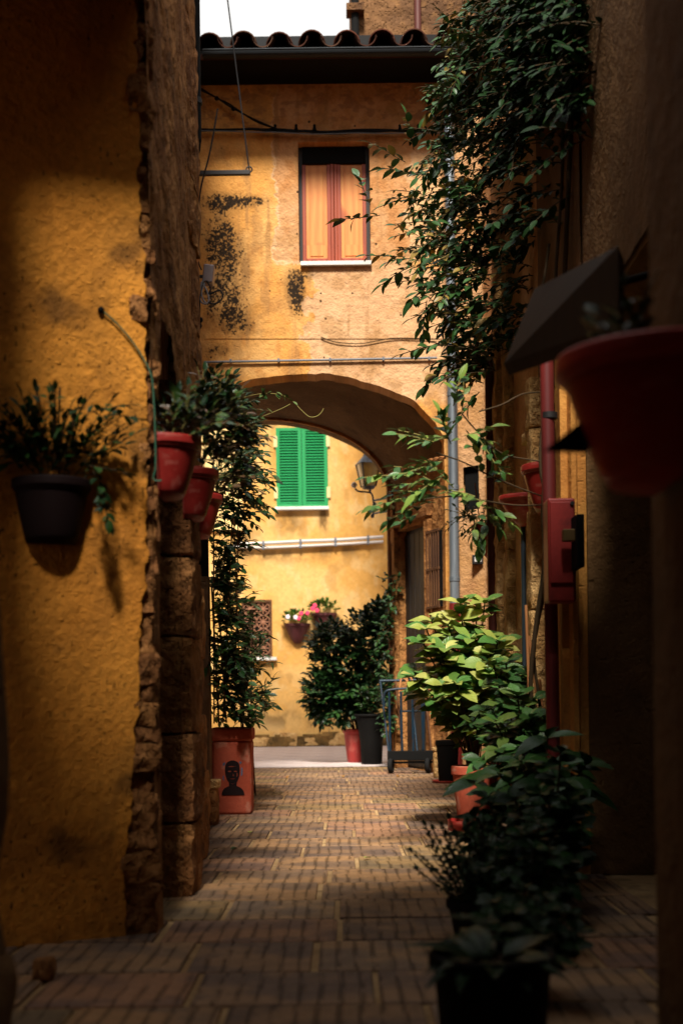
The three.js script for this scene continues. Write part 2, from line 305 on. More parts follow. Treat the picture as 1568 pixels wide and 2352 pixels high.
// right pier, with an unseen passage and storeys added to shade the foreground
{
  const o = thing('added_passage', 'dark plastered pier at the right edge, with an unseen passage added to shade the foreground', 'passage', V(0.9, 0, -3));
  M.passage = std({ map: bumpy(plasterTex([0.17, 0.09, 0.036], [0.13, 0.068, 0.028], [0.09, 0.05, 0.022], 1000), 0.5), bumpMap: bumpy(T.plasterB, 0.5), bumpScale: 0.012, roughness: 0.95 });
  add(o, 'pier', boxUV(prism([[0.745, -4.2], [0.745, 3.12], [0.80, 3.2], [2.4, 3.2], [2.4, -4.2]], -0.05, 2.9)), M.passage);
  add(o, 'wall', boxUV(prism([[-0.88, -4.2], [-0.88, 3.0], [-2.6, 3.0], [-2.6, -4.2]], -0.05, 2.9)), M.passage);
  add(o, 'back_wall', boxUV(bx(-0.9, 0.8, -0.05, 2.9, 4, 4.2)), M.passage);  // unseen end wall added to keep light out from behind
  add(o, 'roof', boxUV(bx(-1.05, 0.8, 2.9, 4.88, -1.8, 4.4)), M.passage);  // added unseen block; its height sets where the sunlight begins
  add(o, 'roof', boxUV(bx(-0.5, 0.8, 4.88, 6.2, -1.79, 4.38)), M.passage);  // raised part added to keep the near floor dark
  add(o, 'added_storey', boxUV(bx(-4.5, -1.03, 2.905, 9, -3.0, 4.4)), M.passage);  // unseen storey added to darken the left end of the plaster
  add(o, 'added_storey', boxUV(bx(0.75, 4.5, 2.905, 6.2, -3.18, 4.4)), M.passage);  // unseen storey added above the pier to narrow the light
}
{
  const o = thing('stone_buttress', 'dark rough stone buttress at the lower left edge', 'buttress', V(-0.95, 0, -3.05));
  add(o, 'body', rock(0.40, 1.30, 0.32, 77, 0.035, 4, 12).translate(-1.02, 0.62, -3.02), M.passage);
  add(o, 'foot', rock(0.44, 0.34, 0.36, 78, 0.03, 6, 10).translate(-1.03, 0.15, -3.02), M.passage);
}

// left house: oblique plaster face, broken edge with stones, rubble side, stone doorway
const lx = (d) => d < 6 ? -0.715 : d < 7.2 ? mix(-0.715, -0.80, (d - 6) / 1.2) : d < 9 ? mix(-0.80, -0.985, (d - 7.2) / 1.8) : mix(-0.985, -1.53, (d - 9) / 5.6);
const leftHouse = thing('left_house', 'ochre plastered house on the left, its plaster broken off along the stone corner', 'house', V(-1.2, 0, -5.2));
const LA = V(-0.745, 0, -5.0), LU = V(-0.92, 0, 0.392), LN = V(0.392, 0, 0.92);
const onLeft = (u, y, n = 0) => LA.clone().addScaledVector(LU, u).addScaledVector(LN, n).setY(y);
{
  rnd = mulberry(11);
  const edge = (y) => {                                   // how far the plaster has come off, by height
    const py = 1600 - (y - EYE) * 600;
    const px = py < 900 ? mix(330, 343, clamp(py / 900, 0, 1)) : py < 1280 ? 344 : py < 1420 ? mix(344, 326, (py - 1280) / 140) : py < 1620 ? mix(326, 314, (py - 1420) / 200) : py < 1780 ? mix(314, 300, (py - 1620) / 160) : mix(300, 286, clamp((py - 1780) / 320, 0, 1));
    return (342 - px) / 600 / 0.92 + (fbm(y * 9, 3, 3, 60) - 0.5) * 0.035 + (fbm(y * 34, 9, 2, 61) - 0.5) * 0.022;
  };
  const s = new THREE.Shape(); s.moveTo(2.2, 0); s.lineTo(2.2, 6.9); for (let y = 6.9; y >= 0; y -= 0.016) s.lineTo(edge(y), y); s.closePath();
  const g = extr(s, 0.03, 0.004);
  const uv = g.attributes.position.clone();               // local (u, y, n) -> world
  const p = g.attributes.position;
  const nu = new Float32Array(p.count * 2);
  for (let i = 0; i < p.count; i++) { const u = p.getX(i), y = p.getY(i), n = p.getZ(i), q = onLeft(u, y, n); p.setXYZ(i, q.x, q.y, q.z); nu[i * 2] = u; nu[i * 2 + 1] = y; }
  g.setAttribute('uv', new THREE.BufferAttribute(nu, 2)); g.computeVertexNormals();
  add(leftHouse, 'plaster_face', g, M.leftPlaster);
  // core of the house behind the skin
  add(leftHouse, 'core', boxUV(prism([[onLeft(2.2, 0, -0.02).x, -onLeft(2.2, 0, -0.02).z], [onLeft(0.12, 0, -0.02).x, -onLeft(0.12, 0, -0.02).z], [-0.86, 5.12], [-1.05, 5.16], [-1.05, 5.95], [-1.05, 7.5], [-1.2, 9], [-1.3, 10], [-5, 10], [-5, 3.2]], -0.05, 6.6)), M.rubble);
  add(leftHouse, 'core', boxUV(prism([[-1.3, 10.01], [-1.75, 14.6], [-5, 14.6], [-5, 10.01]], -0.05, 8.9)), M.rubble);
  const hole = (d, y) => d > 5.16 && d < 5.86 && y < 2.02 + Math.sqrt(Math.max(0, 0.35 * 0.35 - (d - 5.51) ** 2)) * 1.35;
  add(leftHouse, 'side_wall', skin(lx, 4.99, 14.62, 0, 8.9, 0.035, 0.06, 0.014, 70, (d, y) => hole(d, y) || (d < 10 && y > 6.6)), M.rubble);
  // stones laid bare along the corner
  let y = 0, k = 0;
  const yaw = Math.atan2(-LU.z, LU.x) + Math.PI;
  for (const col of [0, 1]) {
    y = 0;
    while (y < 5.9) {
      const h = rr(0.045, 0.17), e = edge(y + h / 2), w = col ? rr(0.05, 0.085) : Math.max(0.085, e + rr(0.04, 0.075)), at = onLeft(col ? rr(-0.035, -0.005) : w / 2 - 0.03 + rr(-0.012, 0.008), 0, col ? -0.11 : -0.062 + rr(-0.012, 0.02));
      add(leftHouse, 'corner_stone', rock(w, h * rr(0.95, 1.2), 0.14 + rr(-0.02, 0.05), 300 + k, 0.02, 17, 6, 0.7, true).rotateZ(rr(-0.22, 0.22)).rotateY(yaw + rr(-0.3, 0.3)).translate(at.x, y + h / 2, at.z), M.stone[Math.floor(rnd() * 3)]);
      y += h * rr(0.85, 1.1); k++;
    }
  }
  // far reveal of the doorway: big squared blocks that face the camera
  y = 0; k = 0;
  for (const h of [0.34, 0.40, 0.44, 0.37, 0.42, 0.38]) {
    add(leftHouse, 'jamb_stone', rock(0.30 + rr(-0.012, 0.012), h - 0.008, 0.42, 400 + k, 0.014, 15, 12, 0.3, true).translate(-0.822 + rr(-0.006, 0.006), y + h / 2, -6.09), M.stone[(k + 1) % 3]);
    y += h; k++;
  }
  // a thin standing stone strip beyond it, and rough courses that stand proud of the side wall
  y = 0;
  while (y < 6.6) { const h = rr(0.28, 0.5); add(leftHouse, 'wall_stone', rock(0.10, h - 0.008, rr(0.5, 0.9), 500 + k, 0.018, 13, 10, 0.4, true).translate(lx(7) - 0.045 + rr(-0.012, 0.012), y + h / 2, -7.1 + rr(-0.15, 0.15)), M.stone[k % 3]); y += h; k++; }
  add(leftHouse, 'door', boxUV(bx(-1.06, -1.02, 0, 2.4, -5.9, -5.14)), M.darkWood, 'dark wooden door deep in the stone doorway');
  add(leftHouse, 'added_eave', boxUV(prism([[onLeft(2.2, 0, 0.72).x, -onLeft(2.2, 0, 0.72).z], [onLeft(-0.05, 0, 0.72).x, -onLeft(-0.05, 0, 0.72).z], [onLeft(-0.05, 0, -0.1).x, -onLeft(-0.05, 0, -0.1).z], [onLeft(2.2, 0, -0.1).x, -onLeft(2.2, 0, -0.1).z]], 3.66, 3.76)), M.tile[1], 'unseen tiled overhang added to shade the top of the left plaster');  // unseen overhang added for its shadow on the upper plaster
  // narrow boarded jamb beside the planter
  const a = W(450, 1324, 9.8), b = W(478, 1324, 9.8);
  add(leftHouse, 'door_jamb', boxUV(rbx(a.x, b.x, 0, a.y, -9.95, -9.8, 0.006)), std({ map: bumpy(plasterTex([0.22, 0.13, 0.07], [0.16, 0.095, 0.05], [0.1, 0.06, 0.035], 1010, 256), 1.5), bumpMap: bumpy(T.stoneB, 2), bumpScale: 0.01 }), 'grey brown stone jamb beside the planter');
  add(leftHouse, 'dark_block', boxUV(bx(a.x - 0.05, b.x - 0.006, a.y + 0.003, a.y + 0.42, -9.93, -9.82)), M.black);  // solid black block stands in for a hollow above the jamb
  const bell = W(453, 1428, 9.76);
  add(leftHouse, 'bell_push', extr(new THREE.Shape().absellipse(bell.x, bell.y, 0.026, 0.062, 0, Math.PI * 2), 0.03, 0.006).translate(0, 0, -9.80), M.white, 'white oval bell push');
}

// right house: plaster skin with a deep doorway, added overhang
M.shadePlaster = std({ map: bumpy(plasterTex([0.17, 0.09, 0.036], [0.13, 0.068, 0.028], [0.09, 0.05, 0.022], 1030), 0.5), bumpMap: bumpy(T.plasterB, 0.5), bumpScale: 0.008, roughness: 0.95 });  // darker plaster copy; its tone stands for shade on the near right wall
const rx = (d) => d < 10.35 ? 1.225 : d < 10.4 ? mix(1.225, 1.6, (d - 10.35) / 0.05) : d < 14.25 ? 1.6 : mix(1.6, 1.275, (d - 14.25) / 0.3);
const rightHouse = thing('right_house', 'ochre house along the right side, with stone jambs and a deep dark doorway', 'house', V(1.6, 0, -8));
{
  const hole = (d, y) => (d > 4.9 && d < 6.5 && y < 2.7) || (d > 10.5 && y > 7.4) || (d < 10.44 && d > 7.4 && y > 4.9) || (d <= 7.4 && y > 6.3) || (d > 14.3 && d < 14.45 && y > 2.95 && y < 3.4);
  add(rightHouse, 'plaster_wall', skin(rx, 6.55, 14.6, 0, 9.6, 0.024, 0.06, 0.007, 90, hole), M.rightPlaster);
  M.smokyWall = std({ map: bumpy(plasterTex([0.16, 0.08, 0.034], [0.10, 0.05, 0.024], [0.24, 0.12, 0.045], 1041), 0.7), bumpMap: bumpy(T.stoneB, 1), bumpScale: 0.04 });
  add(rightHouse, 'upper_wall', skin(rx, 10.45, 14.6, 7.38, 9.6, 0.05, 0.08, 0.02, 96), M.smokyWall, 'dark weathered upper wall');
  add(rightHouse, 'shade_wall', skin((d) => rx(d) - 0.012, 6.5, 7.9, 2.8, 4.9, 0.05, 0.07, 0.006, 94), M.shadePlaster, 'plaster toned dark to stand for shade behind the climber');
  add(rightHouse, 'shade_wall', skin(rx, 3.15, 6.6, 0, 6.3, 0.05, 0.07, 0.006, 93, hole), M.shadePlaster, 'plaster toned dark to stand for shade round the deep doorway');
  add(rightHouse, 'core', [boxUV(prism([[1.67, 10.4], [1.67, 14.25], [1.5, 14.6], [5, 14.6], [5, 10.4]], -0.05, 9.6)), boxUV(prism([[1.25, 7.4], [1.25, 10.33], [5, 10.33], [5, 7.4]], -0.05, 4.9)), boxUV(prism([[1.62, 3.2], [1.62, 6.5], [1.25, 6.62], [1.25, 7.39], [5, 7.39], [5, 3.2]], -0.05, 6.3)), boxUV(prism([[1.25, 3.2], [1.25, 4.88], [1.63, 4.88], [1.63, 3.2]], -0.05, 6.3)), boxUV(bx(1.25, 1.63, 2.86, 6.3, -6.6, -4.87))], M.rubble);
  add(rightHouse, 'added_eave', boxUV(bx(0.55, 1.6, 4.6, 4.72, -3.95, -3.2)), M.tile[1], 'unseen tiled overhang added to shade the near right wall');  // unseen overhang added to darken the wall beneath it
  add(rightHouse, 'reveal', boxUV(bx(1.232, 1.62, 0, 2.75, -6.62, -6.5)), M.passage);
  add(rightHouse, 'lintel', boxUV(bx(1.24, 1.62, 2.7, 2.85, -6.6, -4.8)), M.passage);
  const door = add(rightHouse, 'door', boxUV(bx(1.56, 1.6, 0, 2.7, -6.5, -4.85)), M.darkWood, 'dark door inside the right doorway');
  for (let k = 0; k < 5; k++) add(door, 'batten', boxUV(rbx(1.535, 1.56, 0.1, 2.6, -6.35 + k * 0.3, -6.27 + k * 0.3, 0.006)), M.darkWood);
  for (let k = 0; k < 7; k++) add(door, 'stud', new THREE.SphereGeometry(0.012, 8, 6).translate(1.53, 0.9 + k * 0.17, -6.31), M.iron);
  // small dark window in the turned stretch of wall
  add(rightHouse, 'window', boxUV(skin((d) => rx(d) + 0.07, 14.26, 14.5, 2.9, 3.46, 0.05, 0.05, 0.001, 5)), M.black, 'small dark window high in the right wall');
  // ochre door jamb moulding standing out of the wall
  const j = add(rightHouse, 'door_jamb', boxUV(prism([[1.105, 6.52], [1.105, 6.66], [1.228, 6.66], [1.228, 6.5], [1.185, 6.5], [1.175, 6.47], [1.15, 6.47], [1.14, 6.52]], 0, 2.95)), std({ map: bumpy(plasterTex([0.56, 0.26, 0.06], [0.48, 0.2, 0.045], [0.36, 0.15, 0.035], 1020, 256), 1), bumpMap: bumpy(T.plasterB, 0.8), bumpScale: 0.008 }), 'ochre moulded jamb of the dark doorway');
  // travertine jambs, stacked blocks
  rnd = mulberry(31); let k = 0;
  const pillar = (x0, x1, d, h1, m, name, amp = 0.014) => { let y = 0; while (y < h1) { const h = Math.min(rr(0.45, 0.8), h1 - y + 0.02); add(rightHouse, name, rock(x1 - x0, h - 0.008, 0.16, 600 + k, amp, 12, 10, 0.4).translate((x0 + x1) / 2 + rr(-0.006, 0.006), y + h / 2, -d), m); y += h; k++; } };
  pillar(1.12, 1.27, 7.75, 2.75, M.travertine[1], 'jamb_stone', 0.012);
  pillar(1.165, 1.27, 9.2, 4.0, M.travertine[0], 'jamb_stone', 0.018);
  pillar(1.17, 1.27, 9.75, 4.4, M.travertine[0], 'wall_stone', 0.02);
  const cap = W(1222, 1022, 7.95);
  add(rightHouse, 'capital', [rock(0.19, 0.07, 0.24, 71, 0.012, 10, 6).translate(cap.x + 0.04, cap.y + 0.05, cap.z), rock(0.15, 0.06, 0.2, 72, 0.012, 10, 6).translate(cap.x + 0.055, cap.y - 0.012, cap.z), rock(0.11, 0.06, 0.18, 73, 0.01, 10, 6).translate(cap.x + 0.07, cap.y - 0.07, cap.z)], M.travertine[1], 'worn carved stone bracket');
}

// arch house across the alley
const archHouse = thing('arch_house', 'ochre house with a wide archway across the end of the alley', 'house', V(-0.2, 0, -14.8));
const FA = { c: -0.4, w: 1.58, y: 3.65, h: 0.87 }, BA = { c: -1.0, w: 1.62, y: 3.5, h: 0.93 };
function archPts(A, n, jit = 0, seed = 0) {
  const a = [[A.c + A.w, 0]];
  for (let i = 0; i <= n; i++) { const t = i / n * Math.PI, e = jit * (fbm(i * 0.35, seed, 3, seed) - 0.5) * 2; a.push([A.c + (A.w + e) * Math.cos(t), A.y + (A.h + e) * Math.sin(t)]); }
  a.push([A.c - A.w, 0]); return a;
}
const FX0 = -2.3, FX1 = 1.75, FY1 = 8.25;
{
  const toPx = (x, y) => [784 + x * LENS / 14.6 + TURN * -(y - EYE) * LENS / 14.6, 1600 - (y - EYE) * LENS / 14.6 - TURN * x * LENS / 14.6];
  const blobs = [[520, 462, 62, 22, 1.0], [505, 540, 36, 60, 0.75], [535, 590, 50, 70, 0.62], [520, 690, 52, 60, 0.8], [545, 740, 40, 30, 0.6], [588, 462, 36, 14, 0.8], [675, 655, 26, 42, 1.05], [683, 700, 18, 40, 0.8], [500, 805, 44, 22, 0.75], [640, 745, 14, 24, 0.3], [830, 632, 40, 8, 0.4], [480, 640, 20, 120, 0.4], [480, 842, 40, 10, 0.5], [790, 815, 30, 8, 0.3], [720, 632, 40, 10, 0.5], [760, 845, 220, 9, 0.35], [590, 762, 110, 12, 0.3], [900, 700, 50, 60, 0.22], [560, 250, 80, 36, 0.3], [860, 262, 120, 26, 0.3], [800, 215, 200, 16, 0.3]];
  const holes = []; rnd = mulberry(77); for (let i = 0; i < 34; i++) holes.push([rr(480, 1020), rr(250, 950), rr(1.2, 3.6)]);
  const masks = (u, v) => {
    const x = FX0 + u * (FX1 - FX0), y = v * FY1, [px, py] = toPx(x, y);
    const wob = (fbm(px * 0.03, py * 0.03, 4, 1101) - 0.5) * 46, wob2 = (fbm(px * 0.12, py * 0.12, 3, 1102) - 0.5) * 14;
    let m = 0; for (const [bx0, by0, sx, sy, a] of blobs) { const q = ((px - bx0) / sx) ** 2 + ((py - by0) / sy) ** 2; if (q < 6) m += a * Math.exp(-q); }
    const fx = px + wob + wob2;
    let patch = sstep(628, 637, fx) * (1 - sstep(596, 608, py + wob2));
    if (py > 590) patch = Math.max(patch, sstep(700, 712, fx + wob) * (1 - sstep(880, 930, py + wob)) * 0.75);
    patch = Math.max(patch, sstep(250, 262, 1000 - px + wob) * 0);
    const back = px > 900 ? sstep(930, 945, fx) * sstep(340, 360, py) * (1 - sstep(610, 640, py)) * 0.7 : 0;   // the ochre coat again right of the window
    return { px, py, m, patch: clamp(patch - back, 0, 1) };
  };
  const FT = tex(896, 1820, (u, v) => {
    const q = masks(u, v), { px, py } = q, a = fbm(px * 0.016, py * 0.012, 5, 1110), b = fbm(px * 0.05, py * 0.04, 4, 1120), c = fbm(px * 0.35, py * 0.35, 2, 1130);
    let k = mix3([0.58, 0.275, 0.07], [0.62, 0.34, 0.115], sstep(0.3, 0.7, a)); k = mix3(k, [0.42, 0.17, 0.04], sstep(0.55, 0.8, b) * 0.6);
    let pk = mix3([0.48, 0.245, 0.115], [0.40, 0.18, 0.07], sstep(0.35, 0.7, b)); pk = mix3(pk, [0.54, 0.32, 0.175], sstep(0.6, 0.8, a) * 0.7);
    k = mix3(k, pk, q.patch * 0.8);
    const ring = q.patch * (1 - q.patch) * 4; k = mix3(k, [0.62, 0.42, 0.26], ring * 0.6);
    const rough = py < 330 ? sstep(0.5, 0.66, fbm(px * 0.06, py * 0.11, 4, 1140)) * sstep(330, 250, py + (a - 0.5) * 120) : 0; k = mix3(k, [0.24, 0.11, 0.055], rough * 0.6);
    const run = sstep(0.6, 0.8, fbm(px * 0.06, py * 0.008, 3, 1145)); k = mix3(k, [0.30, 0.155, 0.06], run * 0.6); k = mix3(k, [0.33, 0.17, 0.06], sstep(0.54, 0.7, fbm(px * 0.022, py * 0.02, 5, 1147)) * 0.5);
    k = mix3(k, [0.13, 0.065, 0.022], sstep(0.1, 0.8, q.m) * 0.62 * (0.3 + b));
    const sp = fbm(px * 0.19, py * 0.15, 4, 1150), sp2 = fbm(px * 0.07, py * 0.05, 4, 1155), thr = 0.80 - 0.40 * Math.min(q.m, 1), mo = sstep(thr - 0.03, thr + 0.07, fbm(px * 0.3, py * 0.26, 3, 1152) * 0.42 + vnoise(px * 0.75, py * 0.7, 1157) * 0.16 + sp * 0.24 + sp2 * 0.18) * sstep(0.04, 0.22, q.m); k = mix3(k, [0.012, 0.009, 0.007], mo * 0.97);
    for (const [hx, hy, hr] of holes) { const dd = Math.hypot(px - hx, (py - hy)); if (dd < hr) k = [0.05, 0.028, 0.014]; }
    const g = 0.88 + 0.24 * c; return [k[0] * g, k[1] * g, k[2] * g];
  }, true, false);
  const FB = tex(896, 1820, (u, v) => {
    const q = masks(u, v), { px, py } = q, n = fbm(px * 0.09, py * 0.09, 4, 1160), f = fbm(px * 0.4, py * 0.4, 2, 1170);
    let h = 0.55 + (n - 0.5) * (0.5 + 0.3 * q.patch + (py < 330 ? 0.5 : 0)) + (f - 0.5) * 0.35 - q.patch * 0.22;
    for (const [hx, hy, hr] of holes) if (Math.hypot(px - hx, py - hy) < hr) h -= 0.4;
    return h;
  }, false, false);
  M.facade = std({ map: FT, bumpMap: FB, bumpScale: 0.016, roughness: 0.95 });
  const s = poly([[FX0, 0], [FX0, FY1], [FX1, FY1], [FX1, 0]]);
  const hole = new THREE.Path(); archPts(FA, 64, 0.028, 3).forEach(([x, y], i) => i ? hole.lineTo(x, Math.max(y, -0.001)) : hole.moveTo(x, 0)); s.holes.push(hole);
  const w0 = W(687, 603, 14.6), w1 = W(848, 325, 14.6);
  const wh = new THREE.Path(); [[w0.x, w0.y], [w1.x, w0.y], [w1.x, w1.y], [w0.x, w1.y]].forEach(([x, y], i) => i ? wh.lineTo(x, y) : wh.moveTo(x, y)); s.holes.push(wh);
  const g = extr(s, 0.34).translate(0, 0, -14.94), p = g.attributes.position, uv = new Float32Array(p.count * 2);
  for (let i = 0; i < p.count; i++) { uv[i * 2] = (p.getX(i) - FX0) / (FX1 - FX0); uv[i * 2 + 1] = p.getY(i) / FY1; }
  g.setAttribute('uv', new THREE.BufferAttribute(uv, 2));
  add(archHouse, 'front_wall', g, M.facade);
  // plaster lip along the archway and an uneven band above it
  const band = []; for (let i = 0; i <= 40; i++) { const px = 470 + i * 14.2; band.push([W(px, 752 + (fbm(i * 0.4, 1, 3, 5) - 0.5) * 8 - (px > 620 ? 4 : -14 + (px - 470) * 0.07), 14.6), W(px, 778, 14.6)]); }
  const bs = poly([...band.map(([a]) => [a.x, a.y]), ...band.reverse().map(([, b]) => [b.x, b.y])]);
  const bg = extr(bs, 0.006, 0.004).translate(0, 0, -14.602); { const p = bg.attributes.position, uv = new Float32Array(p.count * 2); for (let i = 0; i < p.count; i++) { uv[i * 2] = (p.getX(i) - FX0) / (FX1 - FX0); uv[i * 2 + 1] = p.getY(i) / FY1; } bg.setAttribute('uv', new THREE.BufferAttribute(uv, 2)); }
  add(archHouse, 'plaster_band', bg, M.facade);

  // window with two board shutters
  const win = add(archHouse, 'window', [bx(w0.x, w0.x + 0.045, w0.y, w1.y, -14.84, -14.75), bx(w1.x - 0.045, w1.x, w0.y, w1.y, -14.84, -14.75), bx(w0.x + 0.045, w1.x - 0.045, w0.y, w0.y + 0.02, -14.84, -14.75), bx(w0.x, w1.x, w0.y, w1.y, -14.93, -14.9)], M.darkWood, 'window with two closed brown board shutters');
  add(win, 'blind_box', boxUV(rbx(w0.x + 0.046, w1.x - 0.046, w1.y - 0.19, w1.y - 0.003, -14.85, -14.72, 0.006)), M.black);
  const top = w1.y - 0.195, bot = w0.y + 0.026;
  for (const [a, b] of [[697, 757], [777, 838]]) {
    const x0 = W(a, 480, 14.74).x, x1 = W(b, 480, 14.74).x;
    add(win, 'shutter_panel', boxUV(rbx(x0 + 0.002, x1 - 0.002, bot + 0.06, top, -14.79, -14.752, 0.004)), M.shutterPanel);
    add(win, 'shutter_panel', boxUV(rbx(x0 + 0.07, x1 - 0.075, bot + 0.09, top - 0.03, -14.76, -14.744, 0.004)), M.shutterPanel);
    for (const [u0, u1, n] of [[x0 - 0.012, x0 + 0.03, 0], [x1 - 0.03, x1 + 0.012, 0]]) add(win, 'shutter_stile', boxUV(rbx(u0, u1, bot, top, -14.785, -14.736, 0.005)), M.shutterFrame);
    add(win, 'shutter_rail', boxUV(rbx(x0 + 0.03, x1 - 0.03, bot, bot + 0.065, -14.78, -14.738, 0.005)), M.shutterFrame);
  }
  for (const px of [763, 771]) { const x = W(px, 480, 14.73).x; add(win, 'meeting_stile', boxUV(rbx(x - 0.017, x + 0.017, bot, top, -14.775, px === 763 ? -14.722 : -14.73, 0.006)), M.shutterFrame); }
  const sa = W(690, 606, 14.6), sb = W(853, 606, 14.6);
  add(win, 'sill', boxUV(rbx(sa.x, sb.x, sa.y - 0.035, sa.y + 0.012, -14.76, -14.545, 0.005)), M.marble, 'white marble sill');

  // vault of the passage, skewed to the left
  const A = archPts({ ...FA, w: FA.w + 0.004, h: FA.h + 0.004 }, 40), B = archPts({ ...BA, w: BA.w + 0.02, h: BA.h + 0.02 }, 40), pos = [], idx = [], n = A.length;
  const sl = 10; for (let k = 0; k <= sl; k++) for (let i = 0; i < n; i++) { const t = k / sl; pos.push(mix(A[i][0], B[i][0], t), mix(A[i][1], B[i][1], t), -mix(14.93, 16.62, t)); }
  for (let k = 0; k < sl; k++) for (let i = 1; i < n - 2; i++) { const a = k * n + i; idx.push(a, a + 1, a + n, a + 1, a + n + 1, a + n); }
  const vg = new THREE.BufferGeometry(); vg.setAttribute('position', new THREE.Float32BufferAttribute(pos, 3)); vg.setIndex(idx); vg.computeVertexNormals();
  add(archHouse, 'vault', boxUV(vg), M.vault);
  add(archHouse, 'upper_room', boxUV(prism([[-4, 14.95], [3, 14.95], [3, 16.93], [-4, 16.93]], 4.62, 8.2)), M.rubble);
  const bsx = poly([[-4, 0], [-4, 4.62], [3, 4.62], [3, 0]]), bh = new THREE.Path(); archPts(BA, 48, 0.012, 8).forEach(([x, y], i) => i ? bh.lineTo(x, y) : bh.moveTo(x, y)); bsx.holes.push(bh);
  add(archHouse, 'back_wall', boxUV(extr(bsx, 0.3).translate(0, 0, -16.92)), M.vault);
  // brick lip round the back arch
  const ro = archPts({ ...BA, w: BA.w + 0.075, h: BA.h + 0.06 }, 48), ri = archPts({ ...BA, w: BA.w - 0.006, h: BA.h - 0.006 }, 48);
  add(archHouse, 'arch_rim', boxUV(extr(poly([...ro, ...ri.reverse()]), 0.05).translate(0, 0, -16.615)), std({ map: bumpy(T.rubble, 1.5), color: lin(1, 0.9, 0.8), bumpMap: bumpy(T.stoneB, 2), bumpScale: 0.03 }));
}
// right side wall of the archway, turned towards the camera, with its door
const PA = V(1.18, 0, -14.95), PB = V(0.62, 0, -16.62), PLEN = PA.distanceTo(PB), PD = PB.clone().sub(PA).normalize(), PN = V(PD.z, 0, -PD.x);
const onPass = (px) => { const t = (px - 784) / LENS; let lo = 0, hi = PLEN; for (let i = 0; i < 40; i++) { const m = (lo + hi) / 2, q = PA.clone().addScaledVector(PD, m); (q.x / -q.z > t) ? lo = m : hi = m; } return lo; };
const passM = new THREE.Matrix4().makeBasis(PD, V(0, 1, 0), PN.clone().negate()).setPosition(PA);   // z runs into the wall
{
  const u0 = onPass(985), u1 = onPass(917), s = poly([[0, 0], [0, 3.6], [PLEN, 3.5], [PLEN, 0]]), h = new THREE.Path();
  [[u0, 0.002], [u1, 0.002], [u1, 2.95], [u0, 2.95]].forEach(([x, y], i) => i ? h.lineTo(x, y) : h.moveTo(x, y)); s.holes.push(h);
  const m2 = passM.clone();
  add(archHouse, 'passage_wall', boxUV(extr(s, 0.2).applyMatrix4(m2)), M.rubble);
  const d = add(archHouse, 'door', boxUV(bx(u0, u1, 0.01, 2.95, 0.12, 0.17).applyMatrix4(m2)), M.darkWood, 'dark plank door inside the archway');
  for (let k = 0; k < 6; k++) add(d, 'plank', boxUV(rbx(mix(u0, u1, k / 6) + 0.006, mix(u0, u1, (k + 1) / 6) - 0.006, 0.03, 2.9, 0.095, 0.12, 0.005).applyMatrix4(m2)), M.darkWood);
  for (const [a, b] of [[u0 - 0.13, u0], [u1, u1 + 0.13]]) add(archHouse, 'door_frame', boxUV(rbx(a, b, 0, 3.0, -0.05, 0.02, 0.01).applyMatrix4(m2)), M.stone[0]);
  add(archHouse, 'door_lintel', boxUV(rock(u1 - u0 + 0.3, 0.16, 0.1, 801, 0.015, 8, 8).translate((u0 + u1) / 2, 3.07, -0.02).applyMatrix4(m2)), M.stone[1]);
  const lw = [[-1.985, 14.95], [-2.63, 16.62], [-2.83, 16.62], [-2.2, 14.95]];
  add(archHouse, 'passage_wall', boxUV(prism(lw, 0, 3.7)), M.vault);
}
